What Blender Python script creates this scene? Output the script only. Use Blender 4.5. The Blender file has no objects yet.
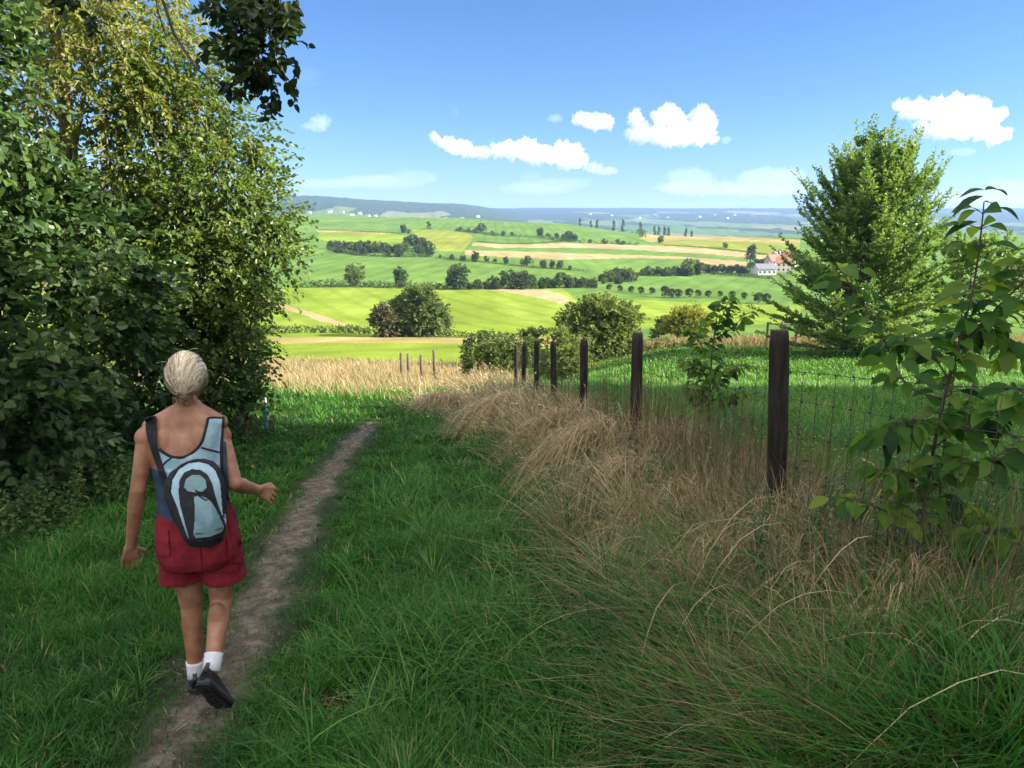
import bpy, bmesh, math, random
import numpy as np
from mathutils import Vector, Matrix

R = math.radians
scene = bpy.context.scene
COL = scene.collection
rng = np.random.default_rng(7)

# ------------------------------------------------------------------ camera
FPX, PITCH = 760.0, R(12.75)
CT, ST = math.cos(PITCH), math.sin(PITCH)
cam_d = bpy.data.cameras.new('camera')
cam_d.sensor_width = 36.0
cam_d.lens = FPX / 1024 * 36
cam_d.clip_start, cam_d.clip_end = 0.05, 200000
cam = bpy.data.objects.new('camera', cam_d)
COL.objects.link(cam)
cam.rotation_euler = (math.pi / 2 - PITCH, 0, 0)
scene.camera = cam

def ray(px, py):
    """(X/Y, Z/Y) of the sight line through a point of the photograph"""
    a, b = (px - 512) / FPX, (384 - py) / FPX
    dy = CT + b * ST
    return a / dy, (-ST + b * CT) / dy

def P3(px, py, Y):
    u, s = ray(px, py)
    return np.array([u * Y, Y, s * Y])

def sstep(a, b, x):
    t = np.clip((x - a) / (b - a), 0, 1)
    return t * t * (3 - 2 * t)

# ------------------------------------------------------------------ value noise
def _hash(ix, iy, seed):
    h = (ix.astype(np.int64) * 374761393 + iy.astype(np.int64) * 668265263 + seed * 982451653) & 0x7fffffff
    h = ((h ^ (h >> 13)) * 1274126177) & 0x7fffffff
    return ((h ^ (h >> 16)) & 0xffff) / 65535.0

def vnoise(x, y, seed=0):
    x = np.asarray(x, float); y = np.asarray(y, float)
    ix, iy = np.floor(x), np.floor(y)
    fx, fy = x - ix, y - iy
    fx, fy = fx * fx * (3 - 2 * fx), fy * fy * (3 - 2 * fy)
    a, b = _hash(ix, iy, seed), _hash(ix + 1, iy, seed)
    c, d = _hash(ix, iy + 1, seed), _hash(ix + 1, iy + 1, seed)
    return (a * (1 - fx) + b * fx) * (1 - fy) + (c * (1 - fx) + d * fx) * fy * 1.0

def fbm(x, y, seed=0, octv=3):
    s, amp, tot = 0, 1, 0
    for o in range(octv):
        s = s + amp * vnoise(x * 2 ** o, y * 2 ** o, seed + o * 17); tot += amp; amp *= .5
    return s / tot

# ------------------------------------------------------------------ terrain heights
_prof = {
 -.27: [(15,-4.27),(24,-5.8),(40,-8.5),(60,-11.8),(100,-17.3),(130,-20.7),(160,-24),(200,-27),(250,-29),(310,-29.5),(330,-29.4),(400,-29),(500,-28.5),(560,-27),(700,-24.5),(900,-20.5),(1100,-13),(1300,-5),(1400,-3),(1600,-10),(2000,-40),(2600,-60),(3000,-22),(3400,0),(4600,92),(5200,100),(7000,60),(15000,40)],
 -.08: [(15,-4.27),(24,-5.8),(40,-8.7),(60,-12),(100,-17.6),(130,-21.0),(160,-24.3),(200,-27.4),(250,-29.6),(310,-30),(330,-30),(400,-29.9),(500,-29),(560,-27.6),(700,-25),(900,-20.5),(1100,-14),(1250,-9.5),(1350,-9),(1600,-20),(2000,-60),(2600,-75),(3400,-45),(4400,20),(5200,62),(7000,45),(9000,30),(15000,30)],
 .04: [(15,-4.27),(24,-5.8),(40,-8.9),(60,-12.2),(100,-18),(130,-21.5),(200,-28),(250,-30.3),(300,-31),(350,-31.8),(420,-31.8),(500,-30.5),(600,-28.6),(800,-24),(1000,-18.5),(1150,-15),(1300,-17),(1700,-55),(3000,-85),(5000,-40),(7000,15),(8200,45),(10000,40),(15000,30)],
 .24: [(15,-4.0),(24,-5.4),(40,-7.9),(60,-10.5),(90,-14.6),(140,-21),(200,-27.5),(300,-34),(350,-35),(420,-35.5),(480,-35.4),(560,-33),(700,-29.5),(850,-26.5),(1000,-31),(1400,-60),(3000,-90),(5000,-60),(7000,5),(8200,40),(10000,38),(15000,30)],
}
_LY = np.linspace(math.log(10), math.log(16000), 700)
_ka = np.array(sorted(_prof))
_tab = []
for _k in _ka:
    p = np.array(_prof[_k])
    z = np.interp(_LY, np.log(p[:, 0]), p[:, 1])
    ker = np.exp(-.5 * (np.arange(-12, 13) / 4.5) ** 2); ker /= ker.sum()
    _tab.append(np.convolve(np.pad(z, 12, mode='edge'), ker, 'valid'))
_tab = np.array(_tab)

def fence_x(Y):
    return 1.44 - .088 * (Y - 4)

def terrain(X, Y):
    X = np.asarray(X, float); Y = np.asarray(Y, float)
    D = np.hypot(X, Y)
    Yf = np.maximum(Y, .75 * D)
    a = np.clip(X / np.maximum(Yf, 1e-3), _ka[0], _ka[-1])
    i = np.clip(np.searchsorted(_ka, a) - 1, 0, len(_ka) - 2)
    t = sstep(0, 1, (a - _ka[i]) / (_ka[i + 1] - _ka[i]))
    ly = np.clip(np.log(np.maximum(Yf, 1)), _LY[0], _LY[-1] - 1e-6)
    f = (ly - _LY[0]) / (_LY[1] - _LY[0]); j = np.clip(f.astype(int), 0, len(_LY) - 2); f = f - j
    zf = (_tab[i, j] * (1 - f) + _tab[i, j + 1] * f) * (1 - t) + (_tab[i + 1, j] * (1 - f) + _tab[i + 1, j + 1] * f) * t
    # broad swell of the fields, and crowns of woods on the far ridges
    zf = zf + (fbm(X / 90, Y / 90, 3) - .5) * 1.6 * sstep(90, 300, Yf)
    zf = zf + (fbm(X / 420, Y / 420, 5) - .5) * 16 * sstep(1900, 3200, Yf)
    zf = zf + (fbm(X / 28, Y / 40, 8, 2) - .5) * 11 * sstep(2200, 3200, Yf)
    yn = np.maximum(Y, -30)
    zn = -(1.7 + .171 * yn)
    fx = fence_x(np.clip(Y, -5, 30))
    bank = sstep(fx - 1.9, fx + .1, X) * .55 + .04 * np.clip(fx - X, -1, 8) * 0
    bank = bank + sstep(-4.2, -7.5, X) * .35
    zn = zn + bank * (1 - sstep(14, 34, Y))
    zn = zn + (fbm(X * 1.3, Y * 1.3, 11) - .5) * .09 + (fbm(X * .35, Y * .35, 12) - .5) * .16
    w = sstep(20, 50, Yf)
    return zn * (1 - w) + zf * w

def tz(x, y):
    return float(terrain(np.array([x]), np.array([y]))[0])

def ground_at(px, py, ymin=2.0, ymax=9000):
    u, s = ray(px, py)
    Y = np.exp(np.linspace(math.log(ymin), math.log(ymax), 6000))
    hit = np.nonzero(terrain(u * Y, Y) >= s * Y)[0]
    y = Y[hit[0]] if len(hit) else ymax
    return np.array([u * y, y, tz(u * y, y)])

# ------------------------------------------------------------------ mesh helpers
class MB:
    """collects vertices, polygons and a per-vertex tone, links them as one mesh object"""
    def __init__(s):
        s.v, s.f, s.t, s.n = [], [], [], 0
    def add(s, V, F, tone=.5):
        V = np.asarray(V, float).reshape(-1, 3)
        Fs = F if isinstance(F, list) else [F]
        for f in Fs:
            f = np.asarray(f, np.int64)
            if f.size: s.f.append(f + s.n)
        s.v.append(V)
        s.t.append(np.broadcast_to(np.asarray(tone, float), (len(V),)))
        s.n += len(V)
        return s
    def mesh(s, name, smooth=True):
        V = np.concatenate(s.v); T = np.concatenate(s.t)
        loops = np.concatenate([f.reshape(-1) for f in s.f])
        tot = np.concatenate([np.full(len(f), f.shape[1]) for f in s.f])
        start = np.concatenate([[0], np.cumsum(tot)[:-1]])
        me = bpy.data.meshes.new(name)
        me.vertices.add(len(V)); me.vertices.foreach_set('co', V.astype(np.float32).ravel())
        me.loops.add(len(loops)); me.loops.foreach_set('vertex_index', loops.astype(np.int32))
        me.polygons.add(len(tot))
        me.polygons.foreach_set('loop_start', start.astype(np.int32))
        me.polygons.foreach_set('loop_total', tot.astype(np.int32))
        me.polygons.foreach_set('use_smooth', np.full(len(tot), smooth))
        at = me.attributes.new('tone', 'FLOAT', 'POINT')
        at.data.foreach_set('value', T.astype(np.float32))
        me.update(calc_edges=True)
        return me
    def build(s, name, mat, parent=None, smooth=True):
        p = parent
        while p is not None:                      # points are given in world space
            off = np.array(p.location)
            s.v = [v - off for v in s.v]
            p = p.parent
        me = s.mesh(name, smooth)
        return link(name, me, mat, parent)

def link(name, me, mat, parent=None):
    o = bpy.data.objects.new(name, me)
    COL.objects.link(o)
    if mat: me.materials.append(mat)
    if parent: o.parent = parent
    return o

def empty(name, loc):
    o = bpy.data.objects.new(name, None)
    COL.objects.link(o); o.location = loc
    o.empty_display_size = .2
    return o

def tag(o, label=None, cat=None, group=None, kind=None):
    if label: o['label'] = label
    if cat: o['category'] = cat
    if group: o['group'] = group
    if kind: o['kind'] = kind
    return o

def copy_tree(o, parent=None):
    c = o.copy(); COL.objects.link(c)
    if parent: c.parent = parent
    for ch in list(o.children): copy_tree(ch, c)
    return c

def nrm(v):
    v = np.asarray(v, float)
    return v / np.maximum(np.linalg.norm(v, axis=-1, keepdims=True), 1e-9)

def tube(mb, pts, rad, sides=6, tone=.5, squash=None):
    pts = np.asarray(pts, float); n = len(pts)
    rad = np.broadcast_to(np.asarray(rad, float), (n,))
    tan = nrm(np.gradient(pts, axis=0))
    ref = np.array([0, 0, 1.]) if abs(tan[:, 2]).mean() < .8 else np.array([1., 0, 0])
    b = nrm(np.cross(tan, ref)); c = np.cross(tan, b)
    th = np.arange(sides) / sides * 2 * math.pi
    V = pts[:, None] + rad[:, None, None] * (np.cos(th)[None, :, None] * b[:, None] + np.sin(th)[None, :, None] * c[:, None])
    i = np.arange(n - 1)[:, None] * sides; j = np.arange(sides)[None]
    F = np.stack([i + j, i + (j + 1) % sides, i + sides + (j + 1) % sides, i + sides + j], -1).reshape(-1, 4)
    caps = [np.arange(sides)[::-1][None], (np.arange(sides) + (n - 1) * sides)[None]]
    mb.add(V.reshape(-1, 3), [F] + caps, tone)

def bez(p0, p1, p2, n=8):
    t = np.linspace(0, 1, n)[:, None]
    return (1 - t) ** 2 * np.asarray(p0, float) + 2 * t * (1 - t) * np.asarray(p1, float) + t * t * np.asarray(p2, float)

def box(mb, lo, hi, tone=.5):
    x0, y0, z0 = lo; x1, y1, z1 = hi
    V = [(x0,y0,z0),(x1,y0,z0),(x1,y1,z0),(x0,y1,z0),(x0,y0,z1),(x1,y0,z1),(x1,y1,z1),(x0,y1,z1)]
    mb.add(V, np.array([(0,3,2,1),(4,5,6,7),(0,1,5,4),(1,2,6,5),(2,3,7,6),(3,0,4,7)]), tone)

# ------------------------------------------------------------------ materials
def new_mat(name):
    m = bpy.data.materials.new(name); m.use_nodes = True
    nt = m.node_tree; nt.nodes.clear()
    out = nt.nodes.new('ShaderNodeOutputMaterial')
    return m, nt, out

def N(nt, typ, **kw):
    n = nt.nodes.new('ShaderNode' + typ)
    for k, v in kw.items():
        if k in n.inputs.keys() if isinstance(k, str) else False: n.inputs[k].default_value = v
        else: setattr(n, k, v)
    return n

def ramp(nt, src, stops):
    r = nt.nodes.new('ShaderNodeValToRGB')
    el = r.color_ramp.elements
    while len(el) < len(stops): el.new(.5)
    for e, (p, c) in zip(el, stops):
        e.position = p; e.color = (*c, 1)
    nt.links.new(src, r.inputs[0])
    return r.outputs[0]

def tone_attr(nt):
    a = nt.nodes.new('ShaderNodeAttribute'); a.attribute_name = 'tone'
    return a.outputs['Fac']

def leaf_mat(name, stops, transl=.35, rough=.5, tcol=None, spec=.3):
    m, nt, out = new_mat(name)
    c = ramp(nt, tone_attr(nt), stops)
    p = N(nt, 'BsdfPrincipled'); p.inputs['Roughness'].default_value = rough
    p.inputs['Specular IOR Level'].default_value = spec
    nt.links.new(c, p.inputs['Base Color'])
    t = N(nt, 'BsdfTranslucent')
    hs = N(nt, 'HueSaturation'); hs.inputs['Hue'].default_value = .485; hs.inputs['Saturation'].default_value = 1.1; hs.inputs['Value'].default_value = 1.35
    nt.links.new(c, hs.inputs['Color']); nt.links.new(hs.outputs[0], t.inputs['Color'])
    mx = N(nt, 'MixShader'); mx.inputs[0].default_value = transl
    nt.links.new(p.outputs[0], mx.inputs[1]); nt.links.new(t.outputs[0], mx.inputs[2])
    nt.links.new(mx.outputs[0], out.inputs[0])
    return m

def noise_mat(name, stops, scale=5, rough=.8, bump=0, bscale=None, detail=6, stretch=(1, 1, 1), spec=.3, coords='Object', bdist=.02):
    m, nt, out = new_mat(name)
    tc = N(nt, 'TexCoord'); mp = N(nt, 'Mapping'); mp.inputs['Scale'].default_value = stretch
    nt.links.new(tc.outputs[coords], mp.inputs[0])
    nz = N(nt, 'TexNoise'); nz.inputs['Scale'].default_value = scale; nz.inputs['Detail'].default_value = detail; nz.inputs['Roughness'].default_value = .65
    nt.links.new(mp.outputs[0], nz.inputs['Vector'])
    c = ramp(nt, nz.outputs['Fac'], stops)
    p = N(nt, 'BsdfPrincipled'); p.inputs['Roughness'].default_value = rough
    p.inputs['Specular IOR Level'].default_value = spec
    nt.links.new(c, p.inputs['Base Color'])
    if bump:
        nb = N(nt, 'TexNoise'); nb.inputs['Scale'].default_value = bscale or scale * 3; nb.inputs['Detail'].default_value = 8
        nt.links.new(mp.outputs[0], nb.inputs['Vector'])
        b = N(nt, 'Bump'); b.inputs['Strength'].default_value = bump; b.inputs['Distance'].default_value = bdist
        nt.links.new(nb.outputs['Fac'], b.inputs['Height']); nt.links.new(b.outputs[0], p.inputs['Normal'])
    nt.links.new(p.outputs[0], out.inputs[0])
    return m
# ------------------------------------------------------------------ light, sky, exposure
SUN_AZ, SUN_EL = R(96), R(27)       # azimuth clockwise from +Y (the way the camera looks)
SD = Vector((math.sin(SUN_AZ) * math.cos(SUN_EL), math.cos(SUN_AZ) * math.cos(SUN_EL), math.sin(SUN_EL)))
sun_d = bpy.data.lights.new('sun', 'SUN'); sun_d.energy = 5.0; sun_d.angle = R(.55); sun_d.color = (1, .90, .74)
sun = bpy.data.objects.new('sun', sun_d); COL.objects.link(sun)
sun.rotation_euler = (-SD).to_track_quat('-Z', 'Y').to_euler()
sun.location = (30, -5, 40)
world = bpy.data.worlds.new('World'); scene.world = world; world.use_nodes = True
wn = world.node_tree
bg = wn.nodes['Background']
sky = wn.nodes.new('ShaderNodeTexSky'); sky.sky_type = 'NISHITA'; sky.sun_disc = False
sky.sun_elevation = SUN_EL; sky.sun_rotation = SUN_AZ
sky.altitude = 150; sky.air_density = 1.0; sky.dust_density = .0; sky.ozone_density = 3.0
tint = wn.nodes.new('ShaderNodeMix'); tint.data_type = 'RGBA'; tint.blend_type = 'MULTIPLY'; tint.inputs[0].default_value = 1; tint.inputs[7].default_value = (.51, .71, 1.0, 1)
wn.links.new(sky.outputs[0], tint.inputs[6]); bg.inputs[1].default_value = .05
# unseen bright cloud added overhead and behind the viewer to fill the shade
tcw = wn.nodes.new('ShaderNodeTexCoord'); sxw = wn.nodes.new('ShaderNodeSeparateXYZ'); wn.links.new(tcw.outputs['Generated'], sxw.inputs[0])
nzw = wn.nodes.new('ShaderNodeTexNoise'); nzw.inputs['Scale'].default_value = 3.2; nzw.inputs['Detail'].default_value = 6; wn.links.new(tcw.outputs['Generated'], nzw.inputs['Vector'])
def wmap(src, a, b):
    r = wn.nodes.new('ShaderNodeMapRange'); r.interpolation_type = 'SMOOTHSTEP'
    r.inputs['From Min'].default_value = a; r.inputs['From Max'].default_value = b; wn.links.new(src, r.inputs[0]); return r.outputs[0]
def wmath(op, a, b):
    r = wn.nodes.new('ShaderNodeMath'); r.operation = op; wn.links.new(a, r.inputs[0]); wn.links.new(b, r.inputs[1]); return r.outputs[0]
back_ = wmath('MULTIPLY', wmap(sxw.outputs['Y'], -.05, -.35), wmap(sxw.outputs['Z'], .05, .2))
where_ = wmath('MAXIMUM', wmap(sxw.outputs['Z'], .52, .68), back_)
cover_ = wmath('MULTIPLY', where_, wmap(nzw.outputs['Fac'], .44, .58))
cmix = wn.nodes.new('ShaderNodeMix'); cmix.data_type = 'RGBA'
wn.links.new(cover_, cmix.inputs[0]); wn.links.new(tint.outputs[2], cmix.inputs[6]); cmix.inputs[7].default_value = (22, 20.8, 18.8, 1)
wn.links.new(cmix.outputs[2], bg.inputs[0])
scene.view_settings.view_transform = 'Standard'; scene.view_settings.look = 'None'
scene.view_settings.gamma = 1; scene.view_settings.exposure = 1.9
cy = scene.cycles
cy.max_bounces = 24; cy.diffuse_bounces = 3; cy.glossy_bounces = 2; cy.transmission_bounces = 5
cy.transparent_max_bounces = 8; cy.volume_bounces = 24
cy.use_denoising = True; cy.caustics_reflective = False; cy.caustics_refractive = False
cy.sample_clamp_indirect = 6
cy.use_adaptive_sampling = True; cy.adaptive_threshold = .015

# ------------------------------------------------------------------ ground sheet, cut into fields
def rings():
    r = [.35]
    while r[-1] < 16500:
        q = r[-1]
        r.append(q * (1.022 if q < 60 else 1.0105 if q < 1500 else 1.022))
    return np.array(r)
RR = rings()
front = np.arange(-42, 42.01, .14)
back = np.arange(46, 318.1, 4.0)
AZ = np.radians(np.concatenate([front, back]))
nr, na = len(RR), len(AZ)
gx = RR[:, None] * np.sin(AZ)[None]; gy = RR[:, None] * np.cos(AZ)[None]
gz = terrain(gx, gy)
GV = np.stack([gx, gy, gz], -1).reshape(-1, 3)
ii, jj = np.meshgrid(np.arange(nr - 1), np.arange(na), indexing='ij')
jn = (jj + 1) % na
GF = np.stack([ii * na + jj, ii * na + jn, (ii + 1) * na + jn, (ii + 1) * na + jj], -1).reshape(-1, 4)[:, ::-1]
cen = GV[GF].mean(1)
# where each face of the sheet lies in the reference view, and how far
cdep = cen[:, 1] * CT - cen[:, 2] * ST
cpx = 512 + FPX * cen[:, 0] / np.maximum(cdep, .01)
cpy = 384 - FPX * (cen[:, 1] * ST + cen[:, 2] * CT) / np.maximum(cdep, .01)
cpx[cdep <= 0] = -9999
cD = np.hypot(cen[:, 0], cen[:, 1])
wob = (fbm(cen[:, 0] / 14, cen[:, 1] / 14, 31) - .5)
def inside(poly, x, y):
    ok = np.zeros(len(x), bool)
    n = len(poly)
    for k in range(n):
        (x0, y0), (x1, y1) = poly[k], poly[(k + 1) % n]
        c = ((y0 > y) != (y1 > y)) & (x < (x1 - x0) * (y - y0) / ((y1 - y0) if y1 != y0 else 1e-9) + x0)
        ok ^= c
    return ok

G_LIGHT = ((.150,.215,.030), (.205,.270,.045))
G_MID = ((.095,.170,.040), (.125,.205,.050))
G_DEEP = ((.055,.125,.030), (.080,.160,.040))
G_YEL = ((.170,.205,.035), (.215,.245,.050))
TAN = ((.300,.225,.120), (.380,.290,.165))
STRAW = ((.250,.215,.085), (.330,.275,.120))
# name, label, near limit, far limit, colours, outline
FIELDS = [
 ('meadow', 'broad green valley meadow running back to the tree row on the right', 60, 560, G_MID, None),
 ('field', 'green upland fields climbing to the plateau crest under the blue ridge', 430, 1900, G_MID, None),
 ('meadow', 'sunlit strip of mown grass below the tan grass edge', 52, 118, G_LIGHT, [(-900,400),(-900,338),(570,340),(640,352),(640,400)]),
 ('grass_strip', 'tan strip of ripe grass between the mown strip and the low hedge', 85, 160, STRAW, [(150,345),(150,335.5),(560,335.5),(600,346),(400,342.5)]),
 ('field', 'bright yellow green field behind the large round bush', 100, 345, G_LIGHT, [(-900,337),(-900,287),(440,287.5),(562,288),(572,296),(585,310),(575,337)]),
 ('bare_strip', 'bare sandy arc at the right edge of the bright yellow green field', 180, 400, TAN, [(474,288.2),(520,288.6),(552,291),(571,298),(567,306),(556,303),(535,297),(505,291.5)]),
 ('farm_track', 'pale worn track crossing the bright yellow green field', 90, 345, TAN, [(255,296),(258,297),(300,309),(330,318),(352,327),(348,328),(318,320),(292,311),(250,300)]),
 ('field', 'smooth green field behind the hedge with three round trees', 250, 560, G_MID, [(-900,286.5),(-900,251),(330,255),(440,256),(560,268),(556,289),(300,286.5)]),
 ('meadow', 'light green meadow with the row of small round trees', 150, 560, G_LIGHT, [(560,320),(600,300),(640,300),(800,306),(800,323),(700,326),(640,340),(600,345)]),
 ('field', 'yellow green field right of the tree clump on the far slope', 350, 1250, G_YEL, [(412,229.5),(446,230.5),(466,232),(474,238),(462,252),(425,250),(418,240)]),
 ('field', 'pale green strip field above the long tree clump on the far slope', 350, 1250, G_LIGHT, [(318,231),(380,233),(408,236),(412,243),(318,241)]),
 ('bare_strip', 'thin bare strip along the top of the pale green strip field', 350, 1300, TAN, [(316,229.4),(350,230.4),(396,233),(396,234),(350,232.4),(316,231.6)]),
 ('stubble_field', 'upper pink tan stubble strip across the far slope', 380, 1250, TAN, [(474,242.5),(520,244.5),(560,243),(640,245),(690,247),(740,252),(772,256),(770,260),(700,253.5),(640,250),(560,247.5),(500,248),(472,245.5)]),
 ('field', 'green strip between the two tan stubble strips', 380, 1250, G_MID, [(470,246),(500,248.5),(560,248),(640,250.6),(700,254),(762,260),(745,261),(680,256),(600,253.5),(540,252),(468,250)]),
 ('stubble_field', 'lower pink tan stubble strip widening to the right', 380, 1250, TAN, [(464,250.3),(530,252),(600,254),(680,256.5),(750,262),(746,266),(700,266.5),(700,259.5),(640,258),(560,259.5),(500,256.5),(466,255)]),
 ('field', 'green field under the lower stubble strip beside the hedge', 380, 900, G_MID, [(598,259.5),(640,258.3),(698,260),(702,267.5),(640,270),(600,266)]),
 ('wheat_field', 'straw coloured field along the crest on the right', 380, 1300, STRAW, [(628,228),(660,230),(700,234.5),(800,240),(800,243),(740,241),(690,240),(650,242),(640,239),(646,233)]),
 ('field', 'vivid yellow green field under the straw coloured crest field', 380, 1250, G_YEL, [(662,241.5),(700,240.2),(800,243),(800,256),(770,254),(720,247.5),(664,244.5)]),
]
fid = np.full(len(GF), -1)
fid[cD < 52] = -1
for k, (nm, lb, y0, y1, cols, poly) in enumerate(FIELDS):
    m = (cen[:, 1] > y0) & (cen[:, 1] < y1) & (cpx > -2500)
    if poly: m &= inside(poly, cpx, cpy + wob * .8)
    fid[m] = k
hill = (cD > 1900) | ((cD > 560) & (fid < 0))
fid[hill & (cD > 1500)] = 99

def field_mat(name, c0, c1, sc, stripes=0):
    m, nt, out = new_mat(name)
    g = N(nt, 'NewGeometry')
    nz = N(nt, 'TexNoise'); nz.inputs['Scale'].default_value = sc; nz.inputs['Detail'].default_value = 7; nz.inputs['Roughness'].default_value = .7
    nt.links.new(g.outputs['Position'], nz.inputs['Vector'])
    mp = N(nt, 'Mapping'); mp.inputs['Scale'].default_value = (1, .18, 1); mp.inputs['Rotation'].default_value = (0, 0, R(72))
    nt.links.new(g.outputs['Position'], mp.inputs[0])
    n2 = N(nt, 'TexNoise'); n2.inputs['Scale'].default_value = sc * 4; n2.inputs['Detail'].default_value = 4
    nt.links.new(mp.outputs[0], n2.inputs['Vector'])
    ad = N(nt, 'Math', operation='ADD'); ml = N(nt, 'Math', operation='MULTIPLY'); ml.inputs[1].default_value = .5
    nt.links.new(nz.outputs['Fac'], ad.inputs[0]); nt.links.new(n2.outputs['Fac'], ad.inputs[1]); nt.links.new(ad.outputs[0], ml.inputs[0])
    c = ramp(nt, ml.outputs[0], [(.36, tuple(x * .82 for x in c0)), (.5, c0), (.64, c1)])
    # drilled rows and tractor lines, each field in its own direction, and mottled growth
    r_ = random.Random(name)
    m2 = N(nt, 'Mapping'); m2.inputs['Rotation'].default_value = (0, 0, r_.uniform(-.5, .9)); nt.links.new(g.outputs['Position'], m2.inputs[0])
    wv = N(nt, 'TexWave'); wv.inputs['Scale'].default_value = r_.uniform(.018, .03); wv.inputs['Distortion'].default_value = 1.5; wv.inputs['Detail'].default_value = 3; wv.inputs['Detail Scale'].default_value = .6
    nt.links.new(m2.outputs[0], wv.inputs['Vector'])
    big = N(nt, 'TexNoise'); big.inputs['Scale'].default_value = .012; big.inputs['Detail'].default_value = 9; big.inputs['Roughness'].default_value = .72
    nt.links.new(g.outputs['Position'], big.inputs['Vector'])
    m3 = N(nt, 'MapRange'); m3.inputs['From Min'].default_value = .3; m3.inputs['From Max'].default_value = .7; m3.inputs['To Min'].default_value = .74; m3.inputs['To Max'].default_value = 1.18; nt.links.new(big.outputs['Fac'], m3.inputs[0])
    m4 = N(nt, 'MapRange'); m4.inputs['From Min'].default_value = 0; m4.inputs['From Max'].default_value = .35; m4.inputs['To Min'].default_value = .86; m4.inputs['To Max'].default_value = 1; nt.links.new(wv.outputs['Fac'], m4.inputs[0])
    mm = N(nt, 'Math', operation='MULTIPLY'); nt.links.new(m3.outputs[0], mm.inputs[0]); nt.links.new(m4.outputs[0], mm.inputs[1])
    vs = N(nt, 'VectorMath', operation='SCALE'); nt.links.new(c, vs.inputs[0]); nt.links.new(mm.outputs[0], vs.inputs['Scale']); c = vs.outputs[0]
    p = N(nt, 'BsdfDiffuse'); nt.links.new(c, p.inputs[0])
    b = N(nt, 'Bump'); b.inputs['Strength'].default_value = .5; b.inputs['Distance'].default_value = .35
    n3 = N(nt, 'TexNoise'); n3.inputs['Scale'].default_value = 1.3; n3.inputs['Detail'].default_value = 4
    nt.links.new(g.outputs['Position'], n3.inputs['Vector'])
    nt.links.new(n3.outputs['Fac'], b.inputs['Height']); nt.links.new(b.outputs[0], p.inputs['Normal'])
    nt.links.new(p.outputs[0], out.inputs[0])
    return m

def hill_mat():
    m, nt, out = new_mat('wooded_hills')
    g = N(nt, 'NewGeometry')
    mp = N(nt, 'Mapping'); mp.inputs['Scale'].default_value = (1, .42, 0)
    nt.links.new(g.outputs['Position'], mp.inputs[0])
    v = N(nt, 'TexVoronoi'); v.inputs['Scale'].default_value = .0042; v.inputs['Randomness'].default_value = 1
    nt.links.new(mp.outputs[0], v.inputs['Vector'])
    nz = N(nt, 'TexNoise'); nz.inputs['Scale'].default_value = .0016; nz.inputs['Detail'].default_value = 5
    nt.links.new(mp.outputs[0], nz.inputs['Vector'])
    sx = N(nt, 'SeparateColor'); nt.links.new(v.outputs['Color'], sx.inputs[0])
    # open land low down, wood on the ridges
    sp = N(nt, 'SeparateXYZ'); nt.links.new(g.outputs['Position'], sp.inputs[0])
    mr = N(nt, 'MapRange'); mr.inputs['From Min'].default_value = -70; mr.inputs['From Max'].default_value = 25; mr.inputs['To Min'].default_value = .17; mr.inputs['To Max'].default_value = -.12
    nt.links.new(sp.outputs['Z'], mr.inputs[0])
    a1 = N(nt, 'Math', operation='ADD'); nt.links.new(nz.outputs['Fac'], a1.inputs[0]); nt.links.new(mr.outputs[0], a1.inputs[1])
    a2 = N(nt, 'Math', operation='MULTIPLY_ADD'); a2.inputs[1].default_value = .28; nt.links.new(sx.outputs[0], a2.inputs[0]); nt.links.new(a1.outputs[0], a2.inputs[2])
    isf = N(nt, 'Math', operation='GREATER_THAN'); isf.inputs[1].default_value = .76; nt.links.new(a2.outputs[0], isf.inputs[0])
    fld = ramp(nt, sx.outputs[1], [(0, (.06,.12,.03)), (.45, (.095,.15,.04)), (.75, (.17,.16,.08)), (1, (.08,.14,.035))])
    nw = N(nt, 'TexNoise'); nw.inputs['Scale'].default_value = .03; nw.inputs['Detail'].default_value = 6; nw.inputs['Roughness'].default_value = .8
    nt.links.new(g.outputs['Position'], nw.inputs['Vector'])
    wood = ramp(nt, nw.outputs['Fac'], [(.35, (.018,.034,.014)), (.65, (.055,.085,.030))])
    mx = N(nt, 'Mix', data_type='RGBA')
    nt.links.new(isf.outputs[0], mx.inputs[0]); nt.links.new(wood, mx.inputs[6]); nt.links.new(fld, mx.inputs[7])
    p = N(nt, 'BsdfDiffuse'); nt.links.new(mx.outputs[2], p.inputs[0])
    b = N(nt, 'Bump'); b.inputs['Strength'].default_value = .9; b.inputs['Distance'].default_value = 9
    nt.links.new(nw.outputs['Fac'], b.inputs['Height']); nt.links.new(b.outputs[0], p.inputs['Normal'])
    nt.links.new(p.outputs[0], out.inputs[0])
    return m

def ground_mat():
    m, nt, out = new_mat('turf_and_soil')
    g = N(nt, 'NewGeometry')
    nz = N(nt, 'TexNoise'); nz.inputs['Scale'].default_value = 1.1; nz.inputs['Detail'].default_value = 7; nz.inputs['Roughness'].default_value = .7
    nt.links.new(g.outputs['Position'], nz.inputs['Vector'])
    c = ramp(nt, nz.outputs['Fac'], [(.3, (.014,.020,.007)), (.48, (.022,.042,.010)), (.62, (.034,.062,.014)), (.75, (.06,.058,.026))])
    p = N(nt, 'BsdfDiffuse'); nt.links.new(c, p.inputs[0])
    n3 = N(nt, 'TexNoise'); n3.inputs['Scale'].default_value = 9; n3.inputs['Detail'].default_value = 6
    nt.links.new(g.outputs['Position'], n3.inputs['Vector'])
    b = N(nt, 'Bump'); b.inputs['Strength'].default_value = 1; b.inputs['Distance'].default_value = .05
    nt.links.new(n3.outputs['Fac'], b.inputs['Height']); nt.links.new(b.outputs[0], p.inputs['Normal'])
    nt.links.new(p.outputs[0], out.inputs[0])
    return m

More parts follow.
